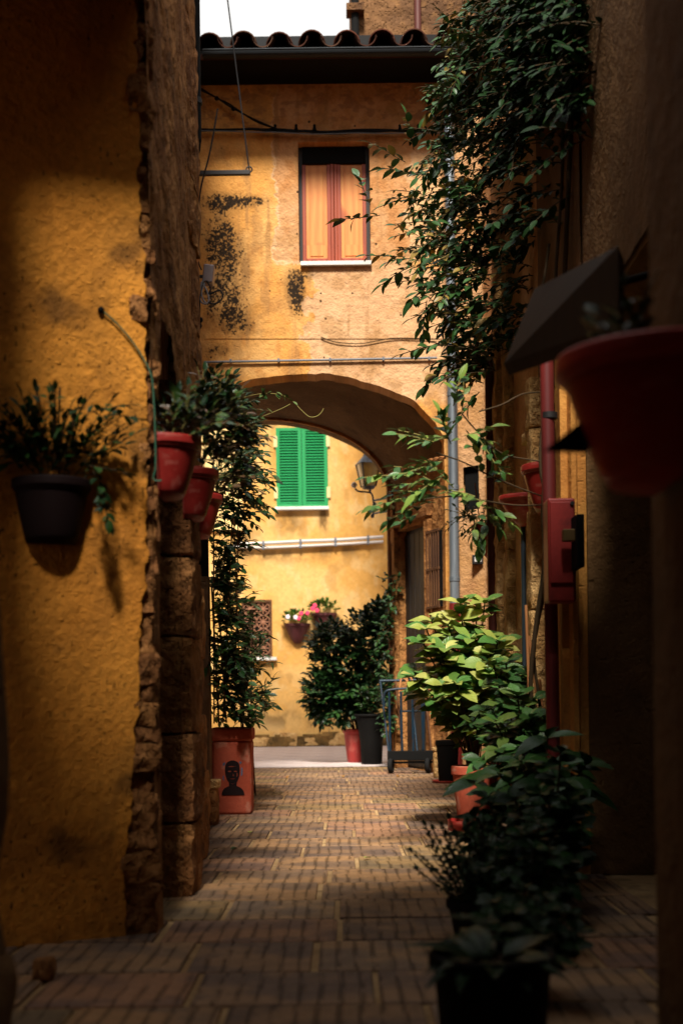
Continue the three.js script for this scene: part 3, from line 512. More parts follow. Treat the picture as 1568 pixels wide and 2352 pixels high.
// eaves, gutter and roof tiles
{
  const sf0 = 7.80, e0 = W(784, 122, 14.22);
  add(archHouse, 'eave_board', boxUV(extr(poly([[13.98, 7.75], [14.62, 7.75], [14.62, 8.3], [13.98, 7.84]].map(([d, y]) => [d, y])), 3.3).rotateY(Math.PI / 2).translate(-1.75, 0, 0)), M.black);
  const pts = []; for (let i = 0; i <= 10; i++) { const t = Math.PI + i / 10 * Math.PI; pts.push([Math.cos(t) * 0.065, Math.sin(t) * 0.065]); }
  const inner = pts.map(([x, y]) => [x * 0.93, y * 0.93]).reverse();
  const gx0 = W(466, 120, 13.92).x, gx1 = W(1046, 116, 13.92).x, gy = W(784, 117, 13.92).y;
  add(archHouse, 'gutter', [extr(poly([...pts, ...inner]), gx1 - gx0).rotateY(Math.PI / 2).translate(gx0, gy, -13.92), bar(V(gx0, gy, -13.855), V(gx1, gy, -13.855), 0.008)], std({ color: lin(0.012, 0.016, 0.02), roughness: 0.6, metalness: 0.3 }), 'dark half round gutter');
  const rise = 0.36, deck = boxUV(bx(-2.4, 1.8, -0.05, 0, 0, -3.2)).rotateX(0).applyMatrix4(new THREE.Matrix4().makeRotationX(rise)).translate(0, gy - 0.01, -13.94);
  const roof = add(archHouse, 'roof', deck, M.tile[1]);
  rnd = mulberry(44);
  const tileG = (r0, r1, l) => { const a = [], idx = [], n = 10; for (const [r, z, q] of [[r0, 0, 0], [r1, -l, 0], [r0 - 0.022, 0, 1], [r1 - 0.022, -l, 1]]) for (let i = 0; i <= n; i++) { const t = i / n * Math.PI; a.push(Math.cos(t) * r, Math.sin(t) * r, z); } const m = n + 1; for (let i = 0; i < n; i++) { idx.push(i, i + 1, m + i, i + 1, m + i + 1, m + i); idx.push(2 * m + i, 3 * m + i, 2 * m + i + 1, 2 * m + i + 1, 3 * m + i, 3 * m + i + 1); idx.push(i, 2 * m + i, i + 1, i + 1, 2 * m + i, 2 * m + i + 1); } const g = new THREE.BufferGeometry(); g.setAttribute('position', new THREE.Float32BufferAttribute(a, 3)); g.setIndex(idx); g.computeVertexNormals(); return boxUV(g); };
  const cover = tileG(0.148, 0.12, 0.5), pan = tileG(0.12, 0.15, 0.5);
  const xs = [480, 560, 640, 717, 797, 880, 952, 1028];
  for (let r = 0; r < 4; r++) xs.forEach((px, i) => {
    const x = W(px, 100, 13.9).x, m = new THREE.Matrix4().makeRotationX(rise);
    const q = new THREE.Matrix4().makeTranslation(x + rr(-0.012, 0.012), 0.035 + rr(0, 0.02), -0.02 - r * 0.42 + rr(-0.03, 0.03)).multiply(new THREE.Matrix4().makeRotationY(rr(-0.09, 0.09)).multiply(new THREE.Matrix4().makeRotationZ(rr(-0.1, 0.1))));
    put(roof, 'roof_tile', cover, M.tile[Math.floor(rnd() * 3)], new THREE.Matrix4().makeTranslation(0, gy + 0.01, -13.91).multiply(m).multiply(q));
    if (r < 2 && i < 7) { const q2 = new THREE.Matrix4().makeTranslation(x + 0.2, 0.135, 0.02 - r * 0.42).multiply(new THREE.Matrix4().makeRotationZ(Math.PI)); put(roof, 'roof_tile', pan, M.tile[Math.floor(rnd() * 3)], new THREE.Matrix4().makeTranslation(0, gy + 0.01, -13.91).multiply(m).multiply(q2)); }
  });
}
// taller house rising behind the roof
{
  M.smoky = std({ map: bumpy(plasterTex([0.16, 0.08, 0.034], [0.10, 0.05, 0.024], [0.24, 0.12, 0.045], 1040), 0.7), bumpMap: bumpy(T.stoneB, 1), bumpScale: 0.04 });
  const o = thing('upper_house', 'dark brown house wall rising behind the tiled roof at the top', 'house', V(1.4, 8.3, -17));
  const a = W(806, 60, 16.2);
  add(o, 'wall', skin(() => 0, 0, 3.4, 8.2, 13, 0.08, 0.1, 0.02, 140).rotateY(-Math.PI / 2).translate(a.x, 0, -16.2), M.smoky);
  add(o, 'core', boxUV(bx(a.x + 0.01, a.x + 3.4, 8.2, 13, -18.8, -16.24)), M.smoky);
  const c = W(795, 20, 16.05);
  add(o, 'cornice', boxUV(rbx(c.x, c.x + 0.22, c.y - 0.03, c.y + 0.06, -16.24, -16.02)), M.smoky);
  add(o, 'drainpipe', bar(V(a.x + 0.05, 8.4, -16.12), V(a.x + 0.05, 13, -16.12), 0.05), M.black);
  add(o, 'drainpipe', bar(V(a.x + 0.82, 8.4, -16.12), V(a.x + 0.82, 13, -16.12), 0.045), M.brownPipe);
  add(o, 'window', boxUV(bx(a.x + 1.15, a.x + 1.34, 9.2, 10.6, -16.18, -16.13)), M.doorWood);
}
// yellow house across the back street
const yellow = thing('yellow_house', 'bright yellow plastered house seen through the archway', 'house', V(0, 0, -23.5));
{
  const D = 23.4, X0 = -14, X1 = 14;
  const wa = W(638, 1165, D), wb = W(749, 982, D), ga = W(556, 1510, D), gb = W(624, 1378, D);
  const s = poly([[X0, 0], [X0, 7.6], [X1, 7.6], [X1, 0]]);
  for (const [a, b] of [[wa, wb], [ga, gb]]) { const h = new THREE.Path(); [[a.x, a.y], [b.x, a.y], [b.x, b.y], [a.x, b.y]].forEach(([x, y], i) => i ? h.lineTo(x, y) : h.moveTo(x, y)); s.holes.push(h); }
  const wg = extr(s, 0.3).translate(0, 0, -D - 0.3); { const p = wg.attributes.position, uv = wg.attributes.uv; for (let i = 0; i < p.count; i++) uv.setXY(i, (p.getX(i) + 4) / 7, p.getY(i) / 7.6); }
  add(yellow, 'wall', wg, M.farPlaster);
  add(yellow, 'core', boxUV(bx(X0, X1, 0, 7.5, -D - 6, -D - 0.7)), M.black);
  add(yellow, 'roof', boxUV(bx(X0, X1, 7.6, 7.75, -D - 6, -D + 0.2)), M.tile[0]);
  M.footing = std({ map: bumpy(plasterTex([0.20, 0.11, 0.035], [0.10, 0.06, 0.022], [0.04, 0.028, 0.014], 1050), 0.9), bumpMap: bumpy(T.stoneB, 1.2), bumpScale: 0.04, roughness: 1 });
  // worn footing: lumps of bare stone along the foot of the wall
  rnd = mulberry(91);
  for (const [px, py, w, h] of [[600, 1700, 0.30, 0.16], [655, 1692, 0.44, 0.24], [715, 1702, 0.34, 0.14], [770, 1690, 0.42, 0.22], [560, 1690, 0.40, 0.26], [820, 1700, 0.5, 0.2]]) { const q = W(px, py, D - 0.02); add(yellow, 'footing_stone', rock(w, h, 0.07, px, 0.03, 6, 6).translate(q.x, h / 2 + 0.03, -D + 0.005), px % 2 ? M.travertine[1] : M.travertine[0]); }
  add(yellow, 'footing', boxUV(skin((d) => 0, 0, 8, 0, 0.30, 0.05, 0.04, 0.045, 150, (d, y) => y > 0.16 + 0.14 * fbm(d * 2.2, 1, 3, 151))).rotateY(-Math.PI / 2).translate(-5, 0.012, -D + 0.035), M.footing);
  // green louvred shutters
  const midX = (wa.x + wb.x) / 2;
  const w = add(yellow, 'window', bx(wa.x, wb.x, wa.y, wb.y, -D - 0.28, -D - 0.2), M.black, 'window with closed green louvred shutters');
  for (const [x0, x1] of [[wa.x - 0.02, midX - 0.004], [midX + 0.004, wb.x + 0.02]]) {
    add(w, 'shutter_frame', [bx(x0, x0 + 0.065, wa.y, wb.y, -D - 0.02, -D + 0.03), bx(x1 - 0.065, x1, wa.y, wb.y, -D - 0.02, -D + 0.03), bx(x0 + 0.065, x1 - 0.065, wa.y, wa.y + 0.06, -D - 0.02, -D + 0.027), bx(x0 + 0.065, x1 - 0.065, wb.y - 0.06, wb.y, -D - 0.02, -D + 0.027)], M.green);
    const n = 26; for (let k = 0; k < n; k++) { const y = mix(wa.y + 0.06, wb.y - 0.06, (k + 0.5) / n); add(w, 'slat', new THREE.BoxGeometry(x1 - x0 - 0.13, 0.008, 0.05).rotateX(0.75).translate((x0 + x1) / 2, y, -D + 0.005), M.green); }
  }
  for (const [x, y] of [[wa.x - 0.03, wb.y - 0.25], [wb.x + 0.03, wb.y - 0.25], [wa.x - 0.03, wa.y + 0.25], [wb.x + 0.03, wa.y + 0.25]]) add(w, 'hinge', rbx(x - 0.035, x + 0.035, y - 0.1, y + 0.1, -D, -D + 0.035), std({ color: lin(0.62, 0.5, 0.25) }));
  add(w, 'sill', boxUV(rbx(wa.x - 0.05, wb.x + 0.03, wa.y - 0.06, wa.y - 0.004, -D - 0.05, -D + 0.1, 0.006)), M.marble);
  // window with a wrought grille
  const gw = add(yellow, 'grille_window', [bx(ga.x, gb.x, ga.y, gb.y, -D - 0.28, -D - 0.25)], M.black, 'small window behind an ornate wrought iron grille');
  add(gw, 'frame', [bx(ga.x, ga.x + 0.04, ga.y, gb.y, -D - 0.03, -D + 0.02), bx(gb.x - 0.04, gb.x, ga.y, gb.y, -D - 0.03, -D + 0.02), bx(ga.x, gb.x, gb.y - 0.04, gb.y + 0.002, -D - 0.032, -D + 0.022), bx(ga.x, gb.x, ga.y - 0.002, ga.y + 0.03, -D - 0.032, -D + 0.022)], M.rust);
  const orn = std({ color: lin(0.28, 0.12, 0.06), roughness: 0.6 });
  for (let r = 0; r < 4; r++) for (let c = 0; c < 2; c++) {
    const cx = mix(ga.x + 0.04, gb.x - 0.04, (c + 0.5) / 2), cy = mix(ga.y + 0.04, gb.y - 0.04, (r + 0.5) / 4), R = 0.118, z = -D - 0.01, gs = [new THREE.TorusGeometry(R, 0.011, 6, 20).translate(cx, cy, z)];
    for (let k = 0; k < 4; k++) { const t = k * Math.PI / 4; gs.push(bar(V(cx - Math.cos(t) * R * 0.8, cy - Math.sin(t) * R * 0.8, z), V(cx + Math.cos(t) * R * 0.8, cy + Math.sin(t) * R * 0.8, z), 0.011, 6)); }
    add(gw, 'ornament', gs, orn);
  }
  add(gw, 'sill', boxUV(rbx(ga.x - 0.03, gb.x + 0.08, ga.y - 0.06, ga.y - 0.004, -D - 0.02, -D + 0.1, 0.006)), M.marble);
  // pale pilaster strip at the left
  const p0 = W(515, 1000, D).x, p1 = W(556, 1000, D).x;
  add(yellow, 'pilaster', boxUV(bx(p0 - 0.6, p1, 3.9, 7.5, -D + 0.001, -D + 0.06)), std({ color: lin(0.74, 0.52, 0.22) }));
}

// ------------------------------------------------------------------ leaves and plants
function leafGeo(L, Wd, fold = 0.25, curl = 0.25, belly = 0.45, wave = 0) {
  const n = 5, pos = [], idx = [], uv = [];
  for (let i = 0; i <= n; i++) {
    const t = i / n, w = Wd * 0.5 * Math.pow(Math.sin(Math.PI * Math.pow(t, Math.log(0.5) / Math.log(belly))), 0.85), y = t * L, z = -curl * L * t * t;
    for (const s of [-1, 0, 1]) { pos.push(s * w, y, z + (s ? fold * w + wave * L * Math.sin(i * 2.4 + s) : 0)); uv.push((s + 1) / 2, t); }
  }
  for (let i = 0; i < n; i++) { const a = i * 3; idx.push(a, a + 1, a + 3, a + 1, a + 4, a + 3, a + 1, a + 2, a + 4, a + 2, a + 5, a + 4); }
  const g = new THREE.BufferGeometry(); g.setAttribute('position', new THREE.Float32BufferAttribute(pos, 3)); g.setAttribute('uv', new THREE.Float32BufferAttribute(uv, 2)); g.setIndex(idx); g.computeVertexNormals(); return g;
}
const UP = V(0, 1, 0);
const ball = () => { let v; do v = V(rr(-1, 1), rr(-1, 1), rr(-1, 1)); while (v.lengthSq() > 1 || v.lengthSq() < 0.02); return v; };
function leafAt(p, dir, up, s) {
  const y = dir.clone().normalize(), z = up.clone().addScaledVector(y, -up.dot(y)); if (z.lengthSq() < 1e-4) z.set(1, 0, 0).addScaledVector(y, -y.x); z.normalize();
  return new THREE.Matrix4().makeBasis(y.clone().cross(z).multiplyScalar(s), y.multiplyScalar(s), z.multiplyScalar(s)).setPosition(p);
}
const kit = (geos, mats) => ({ geos, mats, leaves: [], wood: [] });
function grow(k, p, dir, up, s) { k.leaves.push({ m: leafAt(p, dir, up, s), s, g: Math.floor(rnd() * k.geos.length), c: Math.floor(rnd() * k.mats.length), d: -p.z }); }
// a shoot with leaves along it; droop bends it down
function shoot(k, p0, dir, len, n, s, droop = 0.3, r = 0.003, wood = true) {
  const pts = [], d = dir.clone().normalize(); let p = p0.clone(); const st = 5;
  for (let i = 0; i <= st; i++) { pts.push(p.clone()); p = p.clone().addScaledVector(d, len / st); d.y -= droop / st; d.add(ball().multiplyScalar(0.12)).normalize(); }
  const c = new THREE.CatmullRomCurve3(pts);
  if (wood) k.wood.push(new THREE.TubeGeometry(c, 6, r, 4, false));
  for (let i = 0; i < n; i++) {
    const t = clamp((i + 0.6) / n, 0, 1), q = c.getPoint(t), tan = c.getTangent(t), side = tan.clone().cross(UP).normalize().multiplyScalar(i % 2 ? 1 : -1);
    const ld = tan.clone().multiplyScalar(0.55).addScaledVector(side, 0.75).addScaledVector(UP, rr(-0.35, 0.3)).add(ball().multiplyScalar(0.35));
    grow(k, q, i === n - 1 ? tan : ld, UP.clone().add(V(0, 0, 0.35)).add(ball().multiplyScalar(0.6)), s * rr(0.75, 1.15));
  }
}
function dress(o, k, most, woodM = M.stem, restName = 'foliage') {
  if (k.wood.length && k.wood.length <= 14) k.wood.forEach((g) => add(o, 'stem', g, woodM)); else if (k.wood.length) add(o, 'stems', k.wood, woodM).userData.kind = 'stuff';
  k.leaves.sort((a, b) => b.s / b.d - a.s / a.d);
  const b = bases.get(o), back = new THREE.Matrix4().makeTranslation(-b.x, -b.y, -b.z);
  k.leaves.slice(0, most).forEach((l) => put(o, 'leaf', k.geos[l.g], k.mats[l.c], l.m));
  const rest = k.leaves.slice(most);
  if (rest.length) {
    const m0 = k.mats[0].clone(); m0.color = lin(1, 1, 1);
    const im = new THREE.InstancedMesh(k.geos[0], m0, rest.length); im.name = restName; im.userData = { kind: 'stuff' };
    rest.forEach((l, i) => { im.setMatrixAt(i, back.clone().multiply(l.m)); im.setColorAt(i, k.mats[l.c].color); });
    im.castShadow = im.receiveShadow = true; o.add(im);
  }
}
const G = {
  jas: [leafGeo(1, 0.5, 0.3, 0.12), leafGeo(1, 0.56, 0.2, 0.25), leafGeo(1, 0.46, 0.4, 0.05)],
  vine: [leafGeo(1, 0.46, 0.25, 0.2), leafGeo(1, 0.52, 0.15, 0.35), leafGeo(1, 0.42, 0.35, 0.1)],
  hyd: [leafGeo(1, 0.58, 0.22, 0.28, 0.5, 0.012), leafGeo(1, 0.64, 0.12, 0.4, 0.48, 0.02), leafGeo(1, 0.52, 0.35, 0.15, 0.5, 0.015), leafGeo(1, 0.6, 0.28, -0.08, 0.52, 0.02)],
  nar: [leafGeo(1, 0.26, 0.3, 0.2), leafGeo(1, 0.22, 0.3, 0.35)],
  box: [leafGeo(1, 0.55, 0.25, 0.15, 0.5), leafGeo(1, 0.5, 0.3, 0.25, 0.5)],
};
const lerpTab = (t, y) => { if (y <= t[0][0]) return t[0][1]; for (let i = 1; i < t.length; i++) if (y <= t[i][0]) return mix(t[i - 1][1], t[i][1], (y - t[i - 1][0]) / (t[i][0] - t[i - 1][0])); return t[t.length - 1][1]; };

// the great climber on the right wall, hanging out over the alley
{
  rnd = mulberry(501);
  const o = thing('climbing_vine', 'huge dark green climber hanging over the alley from the right wall', 'climber', V(1.12, 0, -7.4));
  const k = kit(G.vine, M.leafDeep), kS = kit(G.vine, [M.leafDark[0], M.leafDark[2], M.leafMid[0], M.leafMid[1], M.leafMid[0], M.leafDark[2], M.leafDark[0], M.leafOld]);  // leaf colours by place: deep tones for the shaded mass, paler for lit sprays
  const L = [[-30, 1030], [60, 1028], [150, 1005], [215, 985], [300, 975], [335, 950], [400, 935], [460, 915], [520, 935], [570, 915], [640, 940], [700, 985], [760, 1005], [830, 1015], [860, 1060], [900, 1100]];
  const R = [[-30, 1345], [260, 1338], [420, 1300], [560, 1262], [650, 1242], [700, 1220], [760, 1185], [830, 1135], [900, 1115]];
  for (let i = 0; i < 1300; i++) {
    const py = -30 + 890 * Math.pow(rnd(), 1.0), l = lerpTab(L, py) + (fbm(py * 0.02, 3, 2, 88) - 0.35) * 60, r = lerpTab(R, py), f = Math.pow(rnd(), 1.0), px = mix(r, l + 22, f);
    if (py > 300 && f > 0.7 && rnd() < 0.5) continue;
    if (py > 740 && rnd() < 0.25) continue;
    if (px > 1210 && py > 230 && rnd() < 0.72) continue;
    if (px > 1105 && py > 400 && rnd() < 0.72) continue;
    const lim = 1.19 * LENS / (px - 784), d = Math.min(rr(8.6, 10.4), lim * (px > 1200 ? rr(0.93, 0.99) : rr(0.84, 0.99))), p = W(px, py, d);
    const dir = V(-0.8 + rr(-0.5, 0.7), rr(-0.5, 0.4), rr(-0.5, 0.6));
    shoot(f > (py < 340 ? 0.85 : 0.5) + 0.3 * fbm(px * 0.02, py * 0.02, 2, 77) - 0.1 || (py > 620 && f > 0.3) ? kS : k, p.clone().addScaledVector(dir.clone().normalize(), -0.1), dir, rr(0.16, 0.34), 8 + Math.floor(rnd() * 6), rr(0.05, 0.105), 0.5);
  }
  // stray sprigs
  const far = [[930, 372, -1, 0.5], [950, 345, -0.2, 1], [960, 400, -1, 0.1], [872, 495, -1, -0.1], [850, 470, -0.4, 1], [905, 515, 0.8, 0.1], [930, 590, -1, 0], [950, 610, -0.8, -0.3], [980, 690, -0.2, -1], [1000, 640, -0.6, -0.5], [1010, 790, -1, -0.2], [1030, 830, -0.6, -0.6], [1110, 880, -0.8, 0.2], [1100, 900, -0.5, -0.6]];
  const low = [[1060, 950, 0.1, 1], [1075, 1000, 1, -0.2], [1100, 1010, 0.5, -0.8], [1020, 1005, -1, 0.1], [995, 1015, -1, 0.2], [1015, 1060, -1, -0.1], [985, 1080, -1, 0.05], [945, 1092, -1, -0.05], [1010, 1100, -0.7, -0.4], [975, 1130, -1, 0], [925, 1150, -1, -0.15], [1000, 1155, -0.8, 0.1], [960, 1180, -0.9, -0.4], [1030, 1130, -0.4, 0.3], [1035, 1020, -0.3, 0.6], [1110, 1090, -0.2, 0.9], [1090, 1140, -0.8, 0.2], [1100, 1180, -0.3, -0.7], [1125, 1160, 0.5, -0.4]];
  for (const [px, py, dx, dy] of far) shoot(kS, W(px, py, rr(8.4, 9.2)), V(dx, dy, rr(-0.2, 0.3)), rr(0.2, 0.3), 9, 0.105, 0.2);
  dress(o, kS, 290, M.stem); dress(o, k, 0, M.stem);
  // trunk and long bare stems
  const run = (pts, d0, d1, r) => tube(pts.map(([x, y], i) => { const d = mix(d0, d1, i / (pts.length - 1)), q = W(x, y, d); q.x = Math.min(q.x, 1.2); return q; }), r, 40, 7);
  add(o, 'trunk', [run([[1236, 1860], [1222, 1700], [1218, 1560], [1232, 1420], [1250, 1290], [1246, 1160], [1262, 1040], [1284, 930], [1262, 820], [1290, 700], [1300, 520], [1310, 300], [1320, 60]], 7.3, 6.6, 0.013), run([[1224, 1830], [1240, 1640], [1225, 1500], [1255, 1330], [1268, 1200], [1240, 1080], [1248, 950], [1275, 800], [1275, 640], [1290, 400], [1290, 100]], 7.35, 6.75, 0.009), run([[1255, 1290], [1300, 1100], [1285, 980], [1250, 860], [1240, 730], [1260, 560]], 6.9, 7.0, 0.008)], M.stem);
  for (const pts of [[[1245, 1140], [1190, 1120], [1120, 1090], [1060, 1060], [1000, 1040]], [[1245, 1160], [1180, 1160], [1110, 1150], [1040, 1140], [950, 1150]], [[1250, 900], [1200, 905], [1150, 930], [1100, 945]], [[1240, 1060], [1150, 1040], [1090, 985], [1060, 950]]]) add(o, 'runner', run(pts, 7.0, 6.8, 0.004), M.stem);
  const k2 = kit(G.vine, [...M.leafMid, M.leafLime[3], M.leafLime[1]]);
  for (let q = 0; q < 2; q++) for (const [px, py, dx, dy] of low) shoot(k2, W(px + q * rr(-26, 26), py + q * rr(-22, 22), rr(6.5, 7.2)), V(dx + q * rr(-0.4, 0.4), dy + q * rr(-0.4, 0.4), rr(-0.2, 0.4)), rr(0.14, 0.22), 8, rr(0.07, 0.098), 0.15);
  k2.leaves.forEach((l) => put(o, 'leaf', k2.geos[l.g], k2.mats[l.c], l.m)); k2.wood.forEach((g) => add(o, 'stem', g, M.twig));
}

// ------------------------------------------------------------------ pots
function local(name, label, category, pos, turn = 0, group) { const o = thing(name, label, category, pos, group); o.rotation.y = turn; bases.set(o, V(0, 0, 0)); return o; }
// half-round pot whose flat back lies in the plane x = 0; origin at the middle of the back, at rim height
function halfPot(o, R, H, m, r0 = 0.5, flute = 0) {
  const rim = 0.115 * H + 0.008, prof = [];
  for (let i = 0; i <= 8; i++) { const t = i / 8; prof.push([R * (r0 + (0.92 - r0) * Math.pow(t, 0.72)), -H + (H - rim) * t]); }
  const body = lathe([[0.001, -H], ...prof, [R * 0.86, -rim], [R * (r0 - 0.04), -H + 0.02]], 28, 0, Math.PI);
  if (flute) { const p = body.attributes.position; for (let i = 0; i < p.count; i++) { const a = Math.atan2(p.getX(i), p.getZ(i)), q = 1 + flute * Math.cos(a * 26); p.setX(i, p.getX(i) * q); p.setZ(i, p.getZ(i) * q); } body.computeVertexNormals(); }
  const back = extr(poly([...prof.map(([r, y]) => [r, y]), [R * 0.92, -0.01], [-R * 0.92, -0.01], ...[...prof].reverse().map(([r, y]) => [-r, y])]), 0.006).rotateY(Math.PI / 2).translate(-0.003, 0, 0);
  add(o, 'bowl', [body, back], m);
  add(o, 'rim', [lathe([[R * 0.915, -rim - 0.012], [R * 0.95, -rim - 0.01], [R * 0.955, -rim], [R * 0.99, -rim], [R, -rim + 0.006], [R, -0.006], [R * 0.985, 0], [R * 0.9, 0], [R * 0.88, -0.012], [R * 0.88, -rim]], 32, 0, Math.PI), bx(-0.006, 0.014, -rim, -0.002, -R * 0.99, R * 0.99)], m);
  add(o, 'soil', new THREE.CircleGeometry(R * 0.87, 20, -Math.PI / 2, Math.PI).rotateX(-Math.PI / 2).translate(0.004, -0.025, 0), M.soil);
}
function roundPot(o, R, H, m, r0 = 0.7, rim = 0.05, saucer = 0) {
  add(o, 'body', lathe([[0.001, 0.012], [R * r0, 0.012], [R * 0.92, H - rim], [R * 0.9, H - rim], [R * (r0 - 0.06), 0.03]], 36), m);
  add(o, 'rim', lathe([[R * 0.91, H - rim - 0.004], [R * 0.985, H - rim], [R, H - rim + 0.008], [R, H - 0.006], [R * 0.98, H], [R * 0.9, H], [R * 0.88, H - 0.02], [R * 0.88, H - rim]], 36), m);
  add(o, 'soil', new THREE.CircleGeometry(R * 0.885, 24).rotateX(-Math.PI / 2).translate(0, H - 0.03, 0), M.soil);
  if (saucer) add(o, 'saucer', lathe([[0.001, 0.004], [R * saucer * 0.9, 0.004], [R * saucer, 0.03], [R * saucer * 1.02, 0.032], [R * saucer * 0.88, 0.011], [0.001, 0.011]], 36), m);
}
const leftPots = 'red half round pots along the left wall';
{
  const P = (px, py, d, label) => { const q = W(px, py, d); const o = local('wall_pot', label, 'wall pot', V(lx(d) + 0.018, q.y, -d), 0, leftPots); return o; };
  halfPot(P(416, 1010, 5.15, 'red half round wall pot, nearest and largest of the three on the left'), 0.158, 0.232, M.redPot);
  halfPot(P(476, 1082, 5.95, 'red half round wall pot, middle one of the three on the left'), 0.152, 0.225, M.redPot);
  halfPot(P(504, 1138, 6.75, 'red half round wall pot, farthest and lowest of the three on the left'), 0.15, 0.22, M.redPot);
}
{
  // pot on the plaster front, in shade
  const c = W(122, 1096, 4.72), best = [0, 9]; for (let u = 0; u < 1.2; u += 0.005) { const q = onLeft(u, 0, 0.03), e = Math.abs(q.x / -q.z - (122 - 784) / LENS); if (e < best[1]) { best[0] = u; best[1] = e; } }
  const q = onLeft(best[0], 0, 0.036);
  const o = local('wall_pot', 'dark half round pot on the ochre plaster front at the far left', 'wall pot', V(q.x, EYE + (1600 - 1096) * -q.z / LENS, q.z), Math.atan2(LU.z, -LU.x) + Math.PI / 2 - 0.0);
  o.rotation.y = Math.atan2(-LN.z, LN.x);
  halfPot(o, 0.145, 0.235, std({ color: lin(0.010, 0.004, 0.004), roughness: 0.7 }), 0.62);
  rnd = mulberry(520);
  const p = thing('potted_plant', 'bushy small leaved plant in the dark pot on the plaster front', 'plant', o.position.clone()), k = kit(G.jas, M.leafDark);
  const at = (px, py, out) => { const t = W(px, py, -q.z); return V(t.x, t.y, q.z).addScaledVector(LN, out); };
  for (let i = 0; i < 70; i++) { const a = rr(-1, 1), s0 = o.position.clone().addScaledVector(LU, a * 0.08).addScaledVector(LN, rr(0.03, 0.09)); shoot(k, s0.clone().add(V(0, rr(0, 0.12), 0)).addScaledVector(LU, a * 0.05), V(0, rr(0.5, 1.2), 0).addScaledVector(LU, a * 0.9).addScaledVector(LN, rr(0, 0.5)), rr(0.12, 0.26), 8, 0.045, 0.5, 0.002); }
  for (const [x, y, dx, dy] of [[200, 1090, 0.5, -1], [215, 1110, 0.3, -1], [190, 1080, 1, -0.2], [205, 1130, 0.6, -1], [60, 1060, -1, 0.1], [40, 1070, -1, -0.2], [215, 970, 1, 0.1], [190, 960, 1, 0.2]]) shoot(k, at(x, y, 0.1), V(dx, dy, 0.1), 0.16, 8, 0.052, 0.3, 0.002);
  dress(p, k, 260, M.stem);
  add(p, 'stake', bar(at(126, 1060, 0.06), at(132, 895, 0.05), 0.004, 6), M.stem);
}
// planting of the three left pots
{
  rnd = mulberry(530);
  const mk = (label, spots) => { const b = W(spots[0][0], spots[0][1], spots[0][2]), o = thing('potted_plant', label, 'plant', b), k = kit(G.jas, M.leafJas); for (const [px, py, d, n, dx, dy, sp] of spots) for (let i = 0; i < n; i++) { const p = W(px + rr(-sp, sp), py + rr(-sp * 0.5, sp * 0.5), d + rr(-0.1, 0.1)); p.x = Math.max(p.x, lx(d) + 0.03); shoot(k, p, V(dx + rr(-0.5, 0.5), dy + rr(-0.4, 0.4), rr(-0.4, 0.4)), rr(0.08, 0.16), 7, 0.054, 0.2, 0.0018); } dress(o, k, 200, M.twig); return o; };
  mk('low glossy leaved plant in the nearest red wall pot', [[400, 998, 5.15, 10, 0.1, 0.6, 26], [440, 990, 5.15, 14, 0.5, 0.5, 24], [385, 972, 5.15, 5, 0, 0.8, 12], [415, 975, 5.15, 8, 0.2, 0.8, 24]]);
  mk('sprawling glossy plant in the middle red wall pot', [[480, 1060, 5.95, 12, 0.3, 0.6, 25], [450, 965, 5.95, 20, 0.2, 0.7, 32], [490, 955, 5.95, 22, 0.6, 0.4, 34], [480, 915, 5.95, 12, 0.3, 0.8, 28], [525, 985, 5.95, 16, 1, 0, 28], [500, 1020, 5.95, 14, 0.6, 0.2, 28]]);
  mk('trailing glossy plant in the farthest red wall pot', [[505, 1125, 6.75, 8, 0.4, 0.5, 22], [530, 1060, 6.75, 14, 0.7, 0.2, 28], [520, 1100, 6.75, 12, 0.6, 0.1, 26]]);
}
